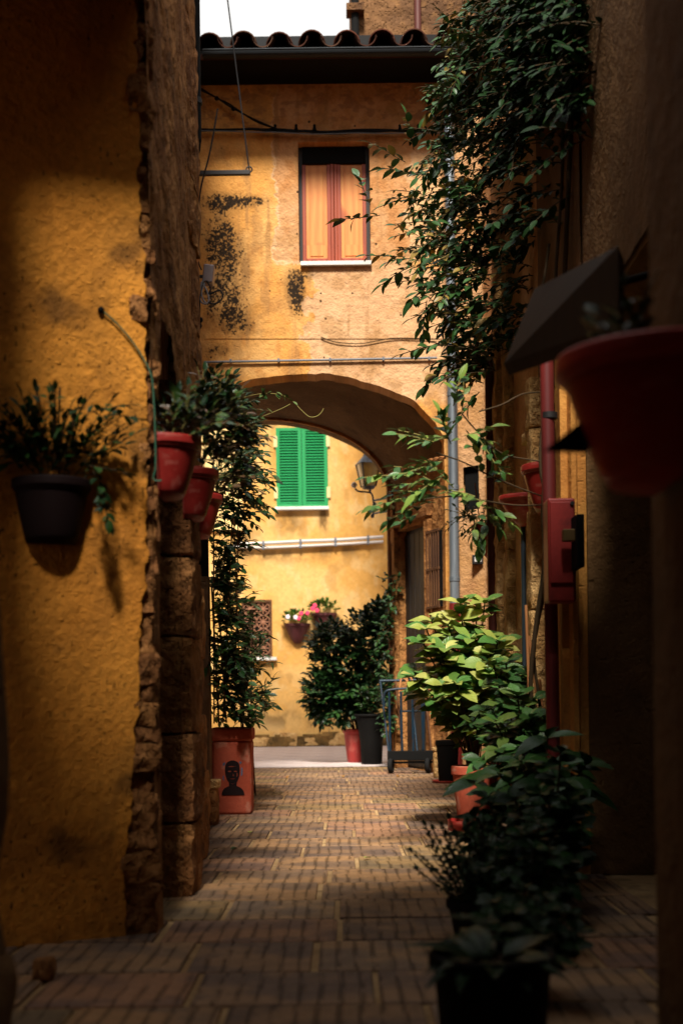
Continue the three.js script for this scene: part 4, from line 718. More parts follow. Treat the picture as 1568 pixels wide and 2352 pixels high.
// tall square planter with a stencilled bust
{
  const a = W(482, 1870, 10), x0 = -1.012, x1 = -0.692, o = thing('square_planter', 'tall square terracotta planter stencilled with a dark bust, against the left wall', 'planter', V(-0.85, 0, -10.16));
  const body = new RoundedBoxGeometry(0.305, 0.57, 0.305, 3, 0.03); { const p = body.attributes.position; for (let i = 0; i < p.count; i++) { const t = 1 + (p.getY(i) / 0.57) * 0.03; p.setX(i, p.getX(i) * t); p.setZ(i, p.getZ(i) * t); } }
  add(o, 'body', boxUV(body.translate(-0.85, 0.288, -10.16)), M.terra);
  add(o, 'rim', boxUV(new RoundedBoxGeometry(0.33, 0.1, 0.33, 3, 0.022).translate(-0.85, 0.62, -10.16)), M.terra);
  add(o, 'soil', bx(-0.99, -0.71, 0.66, 0.672, -10.3, -10.02), M.soil);
  const fz = -10.0045, cx = -0.84;
  const bust = new THREE.Shape(); bust.moveTo(cx - 0.085, 0.155); bust.bezierCurveTo(cx - 0.08, 0.21, cx - 0.055, 0.215, cx - 0.028, 0.225); bust.lineTo(cx - 0.03, 0.255); bust.bezierCurveTo(cx - 0.06, 0.29, cx - 0.066, 0.36, cx - 0.05, 0.395); bust.bezierCurveTo(cx - 0.03, 0.43, cx + 0.03, 0.43, cx + 0.05, 0.395); bust.bezierCurveTo(cx + 0.062, 0.35, cx + 0.056, 0.29, cx + 0.032, 0.255); bust.lineTo(cx + 0.03, 0.225); bust.bezierCurveTo(cx + 0.06, 0.215, cx + 0.085, 0.2, cx + 0.09, 0.155); bust.closePath();
  const eye = (x) => { const h = new THREE.Path(); h.absellipse(x, 0.338, 0.013, 0.006, 0, Math.PI * 2); return h; };
  const cut = (pts) => { const h = new THREE.Path(); pts.forEach(([x, y], i) => i ? h.lineTo(cx + x, y) : h.moveTo(cx + x, y)); h.closePath(); return h; };
  bust.holes.push(eye(cx - 0.022), eye(cx + 0.022), cut([[-0.018, 0.283], [0.018, 0.285], [0.012, 0.278], [-0.012, 0.277]]), cut([[0.004, 0.325], [0.012, 0.302], [0.002, 0.3]]), cut([[-0.022, 0.25], [0, 0.238], [0.022, 0.25], [0, 0.243]]), cut([[-0.038, 0.372], [-0.012, 0.38], [0.03, 0.376], [0.0, 0.371]]), cut([[0.034, 0.335], [0.04, 0.31], [0.03, 0.29]]));
  add(o, 'stencil', extr(bust, 0.0015).translate(0, 0, fz), M.paint, 'dark stencilled portrait bust');
  add(o, 'stencil', [[[-0.075, 0.40], [-0.05, 0.41], [-0.06, 0.385], [-0.072, 0.38]], [[0.05, 0.412], [0.072, 0.41], [0.062, 0.39]], [[0.066, 0.37], [0.078, 0.36], [0.076, 0.31], [0.064, 0.30]], [[-0.075, 0.30], [-0.066, 0.31], [-0.066, 0.265], [-0.074, 0.275]]].map((q) => extr(poly(q.map(([x, y]) => [cx + x, y])), 0.0012).translate(0, 0, fz)), M.bluePaint, 'blue flecks of paint round the bust');

  rnd = mulberry(540);
  const p = thing('climbing_plant', 'tall dark small leaved climber rising from the square planter', 'climber', V(-0.85, 0.68, -10.16)), k = kit(G.jas, [...M.leafDark, M.leafJas[0], M.leafJas[1]]);
  const kG = kit(G.jas, [M.leafMid[0], M.leafMid[1], M.leafJas[0], M.leafJas[2]]);
  const Rt = [[860, 498], [900, 525], [960, 575], [1010, 575], [1060, 590], [1110, 598], [1150, 600], [1190, 565], [1250, 572], [1300, 548], [1340, 528], [1400, 530], [1460, 540], [1560, 565], [1600, 590], [1660, 580]];
  for (let i = 0; i < 470; i++) {
    const py = 880 + 780 * rnd(), r = lerpTab(Rt, py) - 16, f = rnd(), px = mix(482, r, f);
    if (py > 1180 && py < 1440 && rnd() < 0.45) continue; if (fbm(px * 0.018, py * 0.018, 2, 555) > 0.6 && f > 0.3) continue;
    const d = rr(9.75, 10.45), q = W(px, py, d); q.x = Math.max(q.x, lx(d) + 0.05);
    shoot(py > 1380 && rnd() < 0.6 || rnd() < 0.15 ? kG : k, q, V(0.5 + rr(-0.7, 0.7), rr(-0.3, 0.7), rr(-0.5, 0.5)), rr(0.12, 0.24), 8, rr(0.06, 0.092), 0.5, 0.0025);
  }
  for (const [x, y] of [[590, 1075], [600, 1110], [596, 1150], [578, 1010], [575, 975], [570, 1250], [600, 1610]]) shoot(k, W(x - 16, y, 9.9), V(1, rr(-0.3, 0.2), 0), 0.16, 7, 0.07, 0.3);
  dress(p, k, 200, M.stem); dress(p, kG, 100, M.stem);
  for (const [x0, y0, x1, y1, r] of [[503, 1662, 486, 1340, 0.008], [520, 1660, 503, 1400, 0.007], [512, 1660, 534, 1180, 0.006], [540, 1662, 548, 1130, 0.005], [492, 1662, 490, 930, 0.006], [555, 1660, 530, 1000, 0.005]]) add(p, 'cane', bar(W(x0, y0, 10.1), W(x1, y1, 10.1), r, 7), M.bamboo);
  const td = 9.7, T1 = [[500, 945], [545, 918], [580, 908], [612, 904], [648, 908], [672, 922], [695, 945], [712, 958], [730, 955], [741, 943], [743, 938]], T2 = [[560, 985], [590, 963], [625, 948], [652, 936], [667, 928]];
  for (const t of [T1, T2]) add(p, 'tendril', tube(t.map(([x, y]) => W(x, y, td)), 0.0032, 40, 5), M.twig);
  const k2 = kit(G.jas, [M.leafMid[1], M.leafMid[2], M.leafJas[2]]);
  for (const [x, y, n] of [[540, 920, 3], [545, 918, 2], [605, 905, 4], [612, 905, 4], [632, 905, 2], [648, 908, 3], [662, 915, 2], [672, 922, 1], [592, 962, 2], [625, 948, 1]]) for (let i = 0; i < n; i++) grow(k2, W(x, y, td), V(rr(-1, 1), rr(-0.9, 0.7), rr(0, 0.6)), UP.clone().add(ball()), 0.052);
  k2.leaves.forEach((l) => put(p, 'leaf', k2.geos[l.g], k2.mats[l.c], l.m));
  // paler plant behind
  const o2 = thing('oleander', 'pale green loose plant behind the square planter', 'plant', V(-0.85, 0, -12)), k3 = kit([...G.nar, G.jas[0]], M.leafMid);
  for (let i = 0; i < 80; i++) { const py = rr(1350, 1660), cxp = lerpTab([[1350, 528], [1420, 545], [1500, 572], [1560, 575], [1620, 595], [1660, 590]], py); shoot(k3, W(cxp + rr(-26, 20), py, rr(11.4, 12.2)), V(rr(-0.5, 0.9), rr(-0.2, 0.9), rr(-0.4, 0.6)), rr(0.14, 0.24), 7, 0.10, 0.4); }
  for (let i = 0; i < 6; i++) add(o2, 'stem', tube([V(-0.85 + rr(-0.06, 0.06), 0, -12), W(560 + rr(-10, 20), 1650, 11.9), W(565 + rr(-15, 20), 1400, 11.8)], 0.007, 8, 5), M.stem);
  dress(o2, k3, 240, M.stem);
}

// right-hand pots and plants
function bush(label, name, base, h, rad, n, leafS, geos, mats, most, lean = V(0, 0, 0), lim = 1.2) {
  const o = thing(name, label, 'plant', base), k = kit(geos, mats);
  for (let i = 0; i < n; i++) {
    const a = i * 2.4 + rr(-0.3, 0.3), f = Math.sqrt((i + 0.5) / n), top = base.clone().add(V(Math.cos(a) * rad * f, h * (1 - 0.5 * f * f) * rr(0.72, 1.05), Math.sin(a) * rad * f)).addScaledVector(lean, h);
    if (top.x > lim) top.x = lim - rr(0, 0.15);
    const mid = base.clone().lerp(top, 0.5).add(V(0, h * 0.08, 0)), c = new THREE.CatmullRomCurve3([base.clone().add(V(rr(-0.03, 0.03), 0, rr(-0.03, 0.03))), mid, top]);
    k.wood.push(new THREE.TubeGeometry(c, 8, 0.005, 5, false));
    const nodes = Math.max(3, Math.round(h / (leafS * 0.62)));
    for (let j = 1; j <= nodes; j++) {
      const t = mix(0.22, 1, j / nodes), q = c.getPoint(t), tan = c.getTangent(t), last = j === nodes, m = last ? 6 : 2, off = rr(0, 6.28);
      for (let l = 0; l < m; l++) { const b = off + l / m * 6.283, side = V(Math.cos(b), 0, Math.sin(b)); grow(k, q, side.multiplyScalar(1).addScaledVector(tan, last ? rr(0.15, 0.9) : rr(0.1, 0.5)).add(V(0, rr(-0.35, 0.1), 0)), UP.clone().addScaledVector(tan, 0.3).add(V(0, 0, 0.75)).add(ball().multiplyScalar(0.4)), leafS * (last ? rr(0.7, 1.1) : rr(0.8, 1.15)) * (0.75 + 0.25 * t)); }
    }
  }
  dress(o, k, most, M.stem); return o;
}
{
  rnd = mulberry(560);
  const q = V(0.86, 0, -8.72), o = local('plant_pot', 'tapered red terracotta pot on a dark tray under the lime green plant', 'pot', q);
  roundPot(o, 0.135, 0.43, M.terra, 0.66, 0.06); add(o, 'tray', lathe([[0.001, 0.002], [0.16, 0.002], [0.165, 0.07], [0.155, 0.07], [0.15, 0.014], [0.001, 0.014]], 30), M.redPot);
  bush('large bright lime green hydrangea in the red terracotta pot', 'hydrangea', V(0.86, 0.42, -8.72), 1.14, 0.44, 38, 0.15, G.hyd, M.leafLime, 300, V(0, 0, 0));
  const q2 = V(1.0, 0, -9.7), o2 = local('plant_pot', 'low red pot hidden behind the lime green plant', 'pot', q2); roundPot(o2, 0.14, 0.34, M.redPot, 0.7, 0.05);
  bush('mid green leafy shrub behind the lime green plant', 'hydrangea', V(1.0, 0.34, -9.7), 0.95, 0.3, 14, 0.15, G.hyd, [M.leafLime[3], ...M.leafMid, M.leafLime[1]], 180);
  const q3 = V(1.08, 0, -13.4), o3 = local('plant_pot', 'black pot on a red saucer beside the pale stone block', 'pot', q3); roundPot(o3, 0.125, 0.44, M.blackPot, 0.75, 0.05); add(o3, 'saucer', lathe([[0.001, 0.002], [0.15, 0.002], [0.17, 0.03], [0.155, 0.03], [0.14, 0.012], [0.001, 0.012]], 30), M.redPot);
  const q4 = V(1.02, 0, -7.2), o4 = local('plant_pot', 'dark red pot half hidden under green leaves in front of the terracotta pot', 'pot', q4); roundPot(o4, 0.14, 0.30, M.redPot, 0.68, 0.045);
  bush('dark green broad leaved plant in the dark red pot', 'hydrangea', V(1.02, 0.29, -7.2), 0.60, 0.26, 18, 0.13, G.hyd, [...M.leafMid, M.leafLime[3], M.leafDark[2]], 220);
  bush('dense dark green shrub round the bamboo canes', 'shrub', V(1.05, 0.35, -7.9), 0.8, 0.26, 18, 0.11, G.hyd, [...M.leafMid, M.leafDark[0], M.leafDark[2]], 220);
  const q5 = V(0.93, 0, -6.1), o5 = local('plant_pot', 'dark pot under the large leaved plant beside the doorway', 'pot', q5); roundPot(o5, 0.13, 0.24, M.blackPot, 0.72, 0.04);
  bush('dark large leaved plant beside the ochre door jamb', 'leafy_plant', V(0.93, 0.22, -6.1), 0.46, 0.3, 15, 0.165, [leafGeo(1, 0.42, 0.2, 0.45), leafGeo(1, 0.38, 0.3, 0.3), leafGeo(1, 0.46, 0.2, 0.6)], M.leafDark.concat(M.leafMid[0]), 200, V(-0.06, 0, 0));
  // small leaved bush low in front
  const q6 = V(0.50, 0, -4.75), o6 = local('plant_pot', 'low dark pot of the small leaved bush near the bottom', 'pot', q6); roundPot(o6, 0.13, 0.16, M.blackPot, 0.75, 0.03);
  const b6 = thing('small_bush', 'dark small leaved bush spreading low over the pavement', 'bush', V(0.5, 0.15, -4.75)), k6 = kit(G.box, [...M.leafDeep, M.leafDark[0]]);
  for (let i = 0; i < 66; i++) { const a = rr(0, 6.28), f = rnd(); const p0 = V(0.5 + Math.cos(a) * 0.1 * f, 0.15, -4.75 + Math.sin(a) * 0.1 * f), dir = V(Math.cos(a) * f * 0.7, rr(0.6, 1), Math.sin(a) * f * 0.7); shoot(k6, p0, dir, rr(0.16, 0.32), 20, 0.03, 0.25, 0.0022); }
  dress(b6, k6, 280, M.stem);
  bush('dark leafy shrub filling the corner behind the small leaved bush', 'shrub', V(0.74, 0.02, -5.6), 0.46, 0.28, 24, 0.085, G.hyd, [...M.leafDeep, M.leafDark[0]], 160, V(0, 0, 0), 1.02);
  bush('dark leafy shrub right of the small leaved bush, nearest the doorway', 'shrub', V(0.66, 0.02, -4.6), 0.42, 0.2, 24, 0.07, G.hyd, [...M.leafDeep, M.leafDark[0]], 160, V(0, 0, 0), 0.84);
  bush('dark dense shrub in the deep shade below the doorway', 'shrub', V(0.84, 0.02, -5.3), 0.62, 0.28, 20, 0.085, G.hyd, [...M.leafDeep, M.leafDark[0], M.leafDark[2]], 160, V(0, 0, 0), 0.99);
  bush('low dark shrub beside the bottom pot, against the passage pier', 'shrub', V(0.52, 0.02, -3.8), 0.32, 0.2, 26, 0.06, G.hyd, M.leafDeep, 120, V(0, 0, 0), 0.7);
  // bottom pot
  const q7 = V(0.36, 0, -3.2), o7 = local('plant_pot', 'dark round pot with a terracotta rim at the bottom edge', 'pot', q7); roundPot(o7, 0.155, 0.27, M.blackPot, 0.8, 0.035);
  const b7 = thing('daisy_plant', 'dark low plant with broad leaves in the bottom pot', 'plant', V(0.36, 0.26, -3.2)), k7 = kit([leafGeo(1, 0.4, 0.2, 0.4), leafGeo(1, 0.3, 0.3, 0.5)], M.leafDeep);
  for (let i = 0; i < 34; i++) { const a = rr(0, 6.28), e = rr(0.05, 0.9); grow(k7, V(0.36 + Math.cos(a) * 0.05, 0.25, -3.2 + Math.sin(a) * 0.05), V(Math.cos(a), e, Math.sin(a)), UP.clone().add(ball().multiplyScalar(0.3)), rr(0.1, 0.17)); }
  for (let i = 0; i < 3; i++) { const c = V(0.28 + i * 0.06, 0.36 - i * 0.012, -3.14); for (let j = 0; j < 18; j++) { const a = j / 18 * 6.283; grow(k7, c, V(Math.cos(a), 0.7, Math.sin(a)), UP, 0.035); } }
  dress(b7, k7, 120);
  // canes
  const cn = thing('bamboo_canes', 'two tall bamboo canes standing among the plants on the right', 'canes', W(1218, 1790, 7.6));
  for (const [a, b, c, d] of [[1222, 1800, 1207, 1390], [1252, 1720, 1238, 1560], [1214, 1460, 1232, 1600]]) add(cn, 'cane', bar(W(a, b, 7.5), W(c, d, 7.5), 0.009, 8), M.bamboo);
}
const rightPots = 'red wall pots along the right wall';
{
  const mk = (label, px, py, d, R, H, r0, fl, x = 1.222) => { const q = W(px, py, d), o = local('wall_pot', label, 'wall pot', V(x, q.y, -d), Math.PI, rightPots); halfPot(o, R, H, M.redPot, r0, fl); return o; };
  mk('red half round wall pot beside the red meter box', 1240, 1070, 7.45, 0.185, 0.27, 0.5, 0);
  mk('fluted red bowl shaped wall pot on the pale stone jamb', 1185, 1140, 8.55, 0.18, 0.195, 0.22, 0.012);
  mk('red half round wall pot behind the brown drainpipe', 1110, 1206, 10.15, 0.2, 0.26, 0.4, 0);
  const big = local('wall_pot', 'large red half round pot hanging close by at the upper right, out of focus', 'wall pot', V(0.716, 1.635, -2.86), Math.PI, rightPots);
  halfPot(big, 0.238, 0.285, std({ map: plasterTex([0.66, 0.05, 0.04], [0.56, 0.04, 0.03], [0.70, 0.14, 0.11], 875, 256), roughness: 0.5 }), 0.5, 0);
  add(big, 'spacer', [bx(-0.032, -0.003, -0.06, -0.03, -0.08, -0.05), bx(-0.032, -0.003, -0.06, -0.03, 0.05, 0.08)], M.black);
  add(big, 'bracket', extr(poly([[0.16, -0.12], [0.265, -0.2], [0.17, -0.205]]), 0.02).translate(0, 0, 0.0), M.black);
  rnd = mulberry(570);
  const tr = thing('trailing_plant', 'thin trailing plant in the wall pot behind the drainpipe', 'plant', W(1105, 1200, 10.1)), k = kit(G.jas, M.leafMid);
  for (let i = 0; i < 22; i++) shoot(k, W(1075 + rr(-14, 40), 1196 + rr(-14, 6), 10.05), V(rr(-0.8, 0.6), rr(-0.6, 0.9), rr(-0.2, 0.5)), rr(0.1, 0.22), 7, 0.045, 0.5, 0.002);
  for (const [x, y, x1, y1] of [[1100, 1195, 1090, 1110], [1105, 1195, 1128, 1120], [1095, 1195, 1075, 1170]]) add(tr, 'cane', bar(W(x, y, 10.1), W(x1, y1, 10.1), 0.004, 5), M.bamboo);
  dress(tr, k, 160, M.twig);
  const bp = thing('potted_plant', 'sparse dark sprigs in the large hanging pot', 'plant', V(0.6, 1.63, -2.86)), kb = kit(G.vine, M.leafDark);
  for (let i = 0; i < 9; i++) shoot(kb, V(rr(0.54, 0.7), 1.62, -2.86 + rr(-0.12, 0.12)), V(rr(-0.6, 0.3), 1, rr(-0.3, 0.3)), rr(0.08, 0.16), 6, 0.055, 0.4, 0.003);
  dress(bp, kb, 80);
}

// ------------------------------------------------------------------ things on the left
{
  const s = thing('mounting_stone', 'round topped worn stone block beside the square planter', 'stone block', W(476, 1890, 9.25));
  const q = W(476, 1785, 9.25);
  add(s, 'block', rock(0.155, 0.28, 0.18, 901, 0.012, 9, 8).translate(q.x, 0.14, q.z), M.stone[1]);
  add(s, 'top', rock(0.172, 0.06, 0.2, 902, 0.008, 8, 8).translate(q.x, 0.295, q.z), M.travertine[0], 'pale worn stone top');
  const l = W(390, 1950, 6.85), t = thing('leaning_stone', 'broken stone slab leaning at the foot of the left wall', 'stone', V(l.x, 0, l.z));
  add(t, 'slab', rock(0.12, 0.19, 0.08, 903, 0.012, 11, 7).rotateZ(-0.14).translate(l.x + 0.01, 0.09, l.z), M.stone[0]);
  const c = W(100, 2180, 4.2), t2 = thing('loose_stone', 'small loose stone at the foot of the wall at lower left', 'stone', V(c.x, 0, c.z));
  add(t2, 'stone', rock(0.07, 0.07, 0.06, 904, 0.01, 16, 6).translate(c.x, 0.035, c.z), M.stone[1]);
}
{
  // green wire from a nail across the plaster and down the stones
  const o = thing('garden_wire', 'thin green wire running from a nail on the plaster down the stone edge', 'wire', W(243, 702, 4.85));
  const on = (px, py) => { let b = [0, 9]; for (let u = -0.1; u < 1.2; u += 0.004) { const q = onLeft(u, 0, 0.045), e = Math.abs(q.x / -q.z - (px - 784) / LENS); if (e < b[1]) b = [u, e]; } const q = onLeft(b[0], 0, 0.045); q.y = EYE + (1600 - py) * -q.z / LENS; return q; };
  const pts = [[243, 705], [270, 728], [300, 762], [325, 795], [338, 815]].map(([x, y]) => on(x, y)), more = [[347, 860], [354, 930], [357, 1010], [357, 1080], [352, 1100], [362, 1105], [372, 1103]].map(([x, y]) => W(x, y, 4.96));
  add(o, 'wire', tube([...pts, ...more], 0.0035, 60, 5), std({ color: lin(0.03, 0.12, 0.07), roughness: 0.5 }));
  add(o, 'nail', new THREE.SphereGeometry(0.013, 8, 6).translate(pts[0].x, pts[0].y, pts[0].z), M.black);
}
{
  const o = thing('downpipe', 'dark downpipe on the upper left wall', 'downpipe', W(458, 330, 8.2));
  const x = lx(8.2) + 0.03, y0 = W(460, 325, 8.2).y;
  add(o, 'pipe', bar(V(x, y0, -8.2), V(x, 6.6, -8.2), 0.038, 14), M.black);
  for (const y of [y0 + 0.25, y0 + 1.2, y0 + 2.0]) add(o, 'clamp', new THREE.CylinderGeometry(0.046, 0.046, 0.035, 14).translate(x, y, -8.2), M.iron);
  add(o, 'elbow', tube([V(x, y0 + 0.01, -8.2), V(x - 0.01, y0 - 0.05, -8.22), V(x - 0.06, y0 - 0.09, -8.26)], 0.036, 8, 10), M.black);
}
{
  const d = 12.6, o = thing('junction_box', 'grey metal junction box on the left wall with loops of loose cable below', 'junction box', W(476, 625, d));
  const a = W(466, 648, d), b = W(490, 606, d);
  const g = rbx(a.x, b.x, a.y, b.y, -d - 0.14, -d, 0.012); g.translate(-(a.x + b.x) / 2, -(a.y + b.y) / 2, d).rotateZ(-0.12).translate((a.x + b.x) / 2, (a.y + b.y) / 2, -d);
  add(o, 'box', g, std({ color: lin(0.14, 0.11, 0.11), roughness: 0.45, metalness: 0.3 }));
  add(o, 'bracket', rbx(a.x - 0.12, a.x + 0.01, a.y + 0.06, a.y + 0.09, -d - 0.08, -d - 0.05), M.iron);
  const W2 = (pts, dd) => pts.map(([x, y]) => W(x, y, dd));
  for (const [pts, m] of [[[[470, 640], [462, 655], [458, 680], [465, 696], [476, 697], [480, 688], [474, 665], [462, 648]], M.greyCable], [[[475, 645], [484, 664], [480, 676], [490, 672], [505, 667], [512, 680], [505, 692], [490, 698], [478, 694]], M.cable], [[[463, 620], [455, 600], [450, 560], [456, 480], [462, 430], [480, 360], [490, 310], [500, 250]], M.cable], [[[468, 648], [460, 680], [459, 710], [457, 745]], M.cable], [[[470, 650], [463, 672], [468, 690], [472, 695]], M.greyCable]]) add(o, 'cable', tube(W2(pts, d - 0.02), 0.0085, 50, 6), m);
  add(o, 'plug', [new THREE.SphereGeometry(0.035, 10, 8).translate(...W(456, 748, d - 0.02).toArray()), new THREE.SphereGeometry(0.028, 10, 8).translate(...W(460, 735, d - 0.02).toArray())], M.black);
}
{
  const d = 13.6, o = thing('wall_bracket', 'black iron bar bracket on the left wall held by a long guy wire', 'bracket', W(462, 397, d));
  const a = W(452, 398, d), b = W(575, 396, d), up = W(519, -30, d);
  add(o, 'bar', rbx(a.x, b.x, a.y - 0.024, a.y + 0.024, -d - 0.03, -d + 0.02, 0.006), M.iron);
  add(o, 'hook', new THREE.TorusGeometry(0.03, 0.008, 6, 14).translate(b.x - 0.012, b.y + 0.03, -d), M.iron);
  add(o, 'guy_wire', bar(V(b.x - 0.012, b.y + 0.03, -d), up, 0.0085, 6), M.cable);
}
// ------------------------------------------------------------------ cables on the arch house
{
  const d = 14.52, T2 = (pts, dd = d) => pts.map(([x, y]) => W(x, y, dd));
  const o = thing('cable_bundle', 'thick bundle of black cables strung across the arch house above the window', 'cables', W(740, 302, d));
  rnd = mulberry(701);
  for (let k = 0; k < 4; k++) add(o, 'cable', tube(T2([[462, 300], [520, 299], [580, 299], [640, 301], [700, 303], [760, 304], [820, 303], [880, 303], [940, 301], [1015, 300]].map(([x, y]) => [x, y + rr(-3, 3) + (k - 1.5) * 2.2]), d - k * 0.012), k === 3 ? 0.006 : 0.011, 60, 6), k === 3 ? M.greyCable : M.cable);
  for (const px of [632, 680, 722, 918, 960]) { const q = W(px, 296, d - 0.02); add(o, 'insulator', [new THREE.CylinderGeometry(0.014, 0.028, 0.05, 10).translate(q.x, q.y, q.z), new THREE.SphereGeometry(0.018, 8, 6).translate(q.x, q.y + 0.035, q.z)], M.black); }
  const o2 = thing('slanting_cable', 'twisted cable slanting down from the upper left to the bundle', 'cable', W(550, 255, d));
  for (const k of [0, 1]) add(o2, 'cable', tube(T2([[462, 203 + k * 4], [500, 226], [525, 238 + k * 5], [560, 262], [590, 280 - k * 3], [635, 296]], d - 0.03 - k * 0.02), 0.009, 40, 6), M.cable);
  for (const [x, y] of [[498, 226], [536, 250]]) add(o2, 'clamp', new THREE.SphereGeometry(0.026, 8, 6).translate(...W(x, y, d - 0.04).toArray()), M.black);
  const o3 = thing('conduit', 'thin grey conduit running straight above the archway', 'conduit', W(740, 826, d));
  add(o3, 'pipe', bar(W(468, 832, d + 0.05), W(1003, 822, d + 0.05), 0.013, 8), M.greyCable);
  for (const px of [530, 640, 758, 880, 985]) { const q = W(px, 829 - (px - 530) * 0.013, d + 0.05); add(o3, 'clip', rbx(q.x - 0.012, q.x + 0.012, q.y - 0.02, q.y + 0.02, q.z - 0.02, q.z + 0.016, 0.004), M.greyCable); }
  const o4 = thing('loose_wire', 'loose thin wire sagging across the plaster band over the archway', 'wire', W(870, 780, d));
  add(o4, 'wire', tube(T2([[737, 774], [760, 783], [790, 788], [830, 789], [860, 784], [900, 777], [950, 777], [1003, 779]], d + 0.06), 0.0055, 50, 6), M.stem);
}
// ------------------------------------------------------------------ pipes and fittings on the right
{
  const o = thing('downpipe', 'grey galvanised downpipe at the right end of the arch house', 'downpipe', W(1042, 1640, 14.25)), d = 14.25;
  const a = W(1033, 250, d), b = W(1041, 1390, d), r = 0.055;
  a.x = b.x = (a.x + b.x) / 2;
  add(o, 'pipe', bar(b, V(b.x, 7.9, -d), r, 20), M.zinc);
  for (const py of [690, 905, 1120, 1330]) { const q = W(1038, py, d); add(o, 'joint', new THREE.CylinderGeometry(r + 0.006, r + 0.006, 0.05, 20).translate(b.x, q.y, -d), M.zinc); }
  add(o, 'shoe', bar(V(b.x, 0, -d), V(b.x, b.y + 0.02, -d), r + 0.008, 20), M.redPaint, 'red painted lower length of pipe');
  const o2 = thing('downpipe', 'dark red brown drainpipe on the right wall', 'downpipe', V(1.176, 0, -9.97));
  const y1 = W(1131, 830, 9.97).y;
  add(o2, 'pipe', bar(V(1.165, 0, -9.97), V(1.158, y1, -9.97), 0.036, 18), M.brownPipe);
  for (const y of [0.9, 1.9, 2.9]) add(o2, 'joint', new THREE.CylinderGeometry(0.041, 0.041, 0.05, 18).translate(1.163, y, -9.97), M.brownPipe);
  const o3 = thing('hanging_cable', 'black cable looping from the galvanised pipe to the brown drainpipe', 'cable', W(1095, 850, 11));
  add(o3, 'cable', tube([W(1045, 884, 14.1), W(1060, 872, 13.4), W(1085, 852, 12), W(1108, 832, 10.8), W(1130, 826, 9.92)], 0.011, 40, 7), M.cable);
  add(o3, 'cable', tube([W(1130, 826, 9.9), W(1136, 850, 9.9), W(1137, 920, 9.9), W(1140, 985, 9.9), W(1149, 1010, 9.88), W(1146, 1035, 9.88), W(1138, 1042, 9.88)], 0.006, 50, 6), M.greyCable);
  const o4 = thing('conduit', 'thin slate grey pipe between the two pale stone jambs', 'pipe', V(1.2, 0, -8.6));
  add(o4, 'pipe', bar(V(1.207, 0, -8.6), V(1.207, W(1207, 1180, 8.6).y, -8.6), 0.016, 12), std({ color: lin(0.05, 0.075, 0.10), roughness: 0.5, metalness: 0.3 }));
  M.darkRed = std({ map: plasterTex([0.14, 0.014, 0.012], [0.09, 0.01, 0.009], [0.04, 0.008, 0.007], 865, 128), roughness: 0.5 });
  // red gas pipe and meter box
  const o5 = thing('gas_pipe', 'upright red painted gas pipe rising beside the ochre door jamb', 'pipe', V(1.06, 0, -6.57));
  add(o5, 'pipe', bar(V(1.065, 0, -6.57), V(1.05, W(1280, 830, 6.57).y, -6.57), 0.034, 18), M.darkRed);
  for (const y of [0.7, 2.3]) add(o5, 'clamp', new THREE.CylinderGeometry(0.041, 0.041, 0.03, 18).translate(1.06, y, -6.57), M.iron);
  const o6 = thing('meter_box', 'narrow red painted meter box with a stained door', 'meter box', V(1.08, 1.5, -6.4)), yb = W(1290, 1382, 6.34).y, yt = W(1290, 1142, 6.34).y;
  add(o6, 'box', boxUV(rbx(1.013, 1.148, yb, yt, -6.50, -6.36, 0.012)), M.redPaint);
  add(o6, 'door', boxUV(rbx(1.022, 1.139, yb + 0.09, yt - 0.02, -6.362, -6.345, 0.005)), M.redPaint);
  add(o6, 'latch', new THREE.CylinderGeometry(0.01, 0.01, 0.012, 12).rotateX(Math.PI / 2).translate(1.13, yt - 0.03, -6.342), M.iron);
  // doorbell plate in the turned wall
  const o7 = thing('doorbell', 'small white doorbell plate in a dark frame on the right wall', 'doorbell', W(1095, 1286, 14.3));
  const db = 14.3, xx = rx(db) - 0.03, q0 = W(1083, 1297, db), q1 = W(1108, 1275, db);
  add(o7, 'frame', rbx(q0.x, q1.x, q0.y, q1.y, -db, -db + 0.05, 0.008), M.iron); add(o7, 'plate', rbx(q0.x + 0.025, q1.x - 0.02, q0.y + 0.025, q1.y - 0.025, -db + 0.045, -db + 0.058, 0.004), M.white); add(o7, 'back_box', bx(q0.x + 0.01, q1.x + 0.06, q0.y + 0.01, q1.y - 0.01, -db - 0.25, -db), M.iron);
  // dark iron catch on the door jamb
  const o8 = thing('door_catch', 'dark iron catch with a brass tip on the ochre door jamb', 'door catch', W(1330, 1240, 6.2)), k0 = W(1324, 1302, 6.2), k1 = W(1341, 1180, 6.2);
  add(o8, 'plate', rbx(k0.x, k1.x, k0.y, k1.y, -6.48, -6.2, 0.006), M.black); const t0 = W(1292, 1243, 6.25), t1 = W(1326, 1215, 6.25);
  add(o8, 'tip', rbx(t0.x, t1.x, t0.y, t1.y, -6.29, -6.24, 0.005), std({ color: lin(0.16, 0.10, 0.035), roughness: 0.5, metalness: 0.4 }));
  // canopy over the doorway
  const o9 = thing('canopy', 'dark sloping board canopy over the doorway at upper right, out of focus', 'canopy', W(1320, 720, 4.2));
  const c = [W(1168, 862, 4.6), W(1238, 690, 4.6), W(1432, 598, 3.7), W(1432, 775, 3.7)], pos = [], up = V(-0.02, 0.035, 0.02);
  for (const q of [...c, ...c.map((v) => v.clone().add(up))]) pos.push(q.x, q.y, q.z);
  const cg = new THREE.BufferGeometry(); cg.setAttribute('position', new THREE.Float32BufferAttribute(pos, 3)); cg.setIndex([0, 1, 2, 0, 2, 3, 4, 6, 5, 4, 7, 6, 0, 4, 1, 1, 4, 5, 1, 5, 2, 2, 5, 6, 2, 6, 3, 3, 6, 7, 3, 7, 0, 0, 7, 4]);
  const cn = cg.toNonIndexed(); cn.computeVertexNormals();
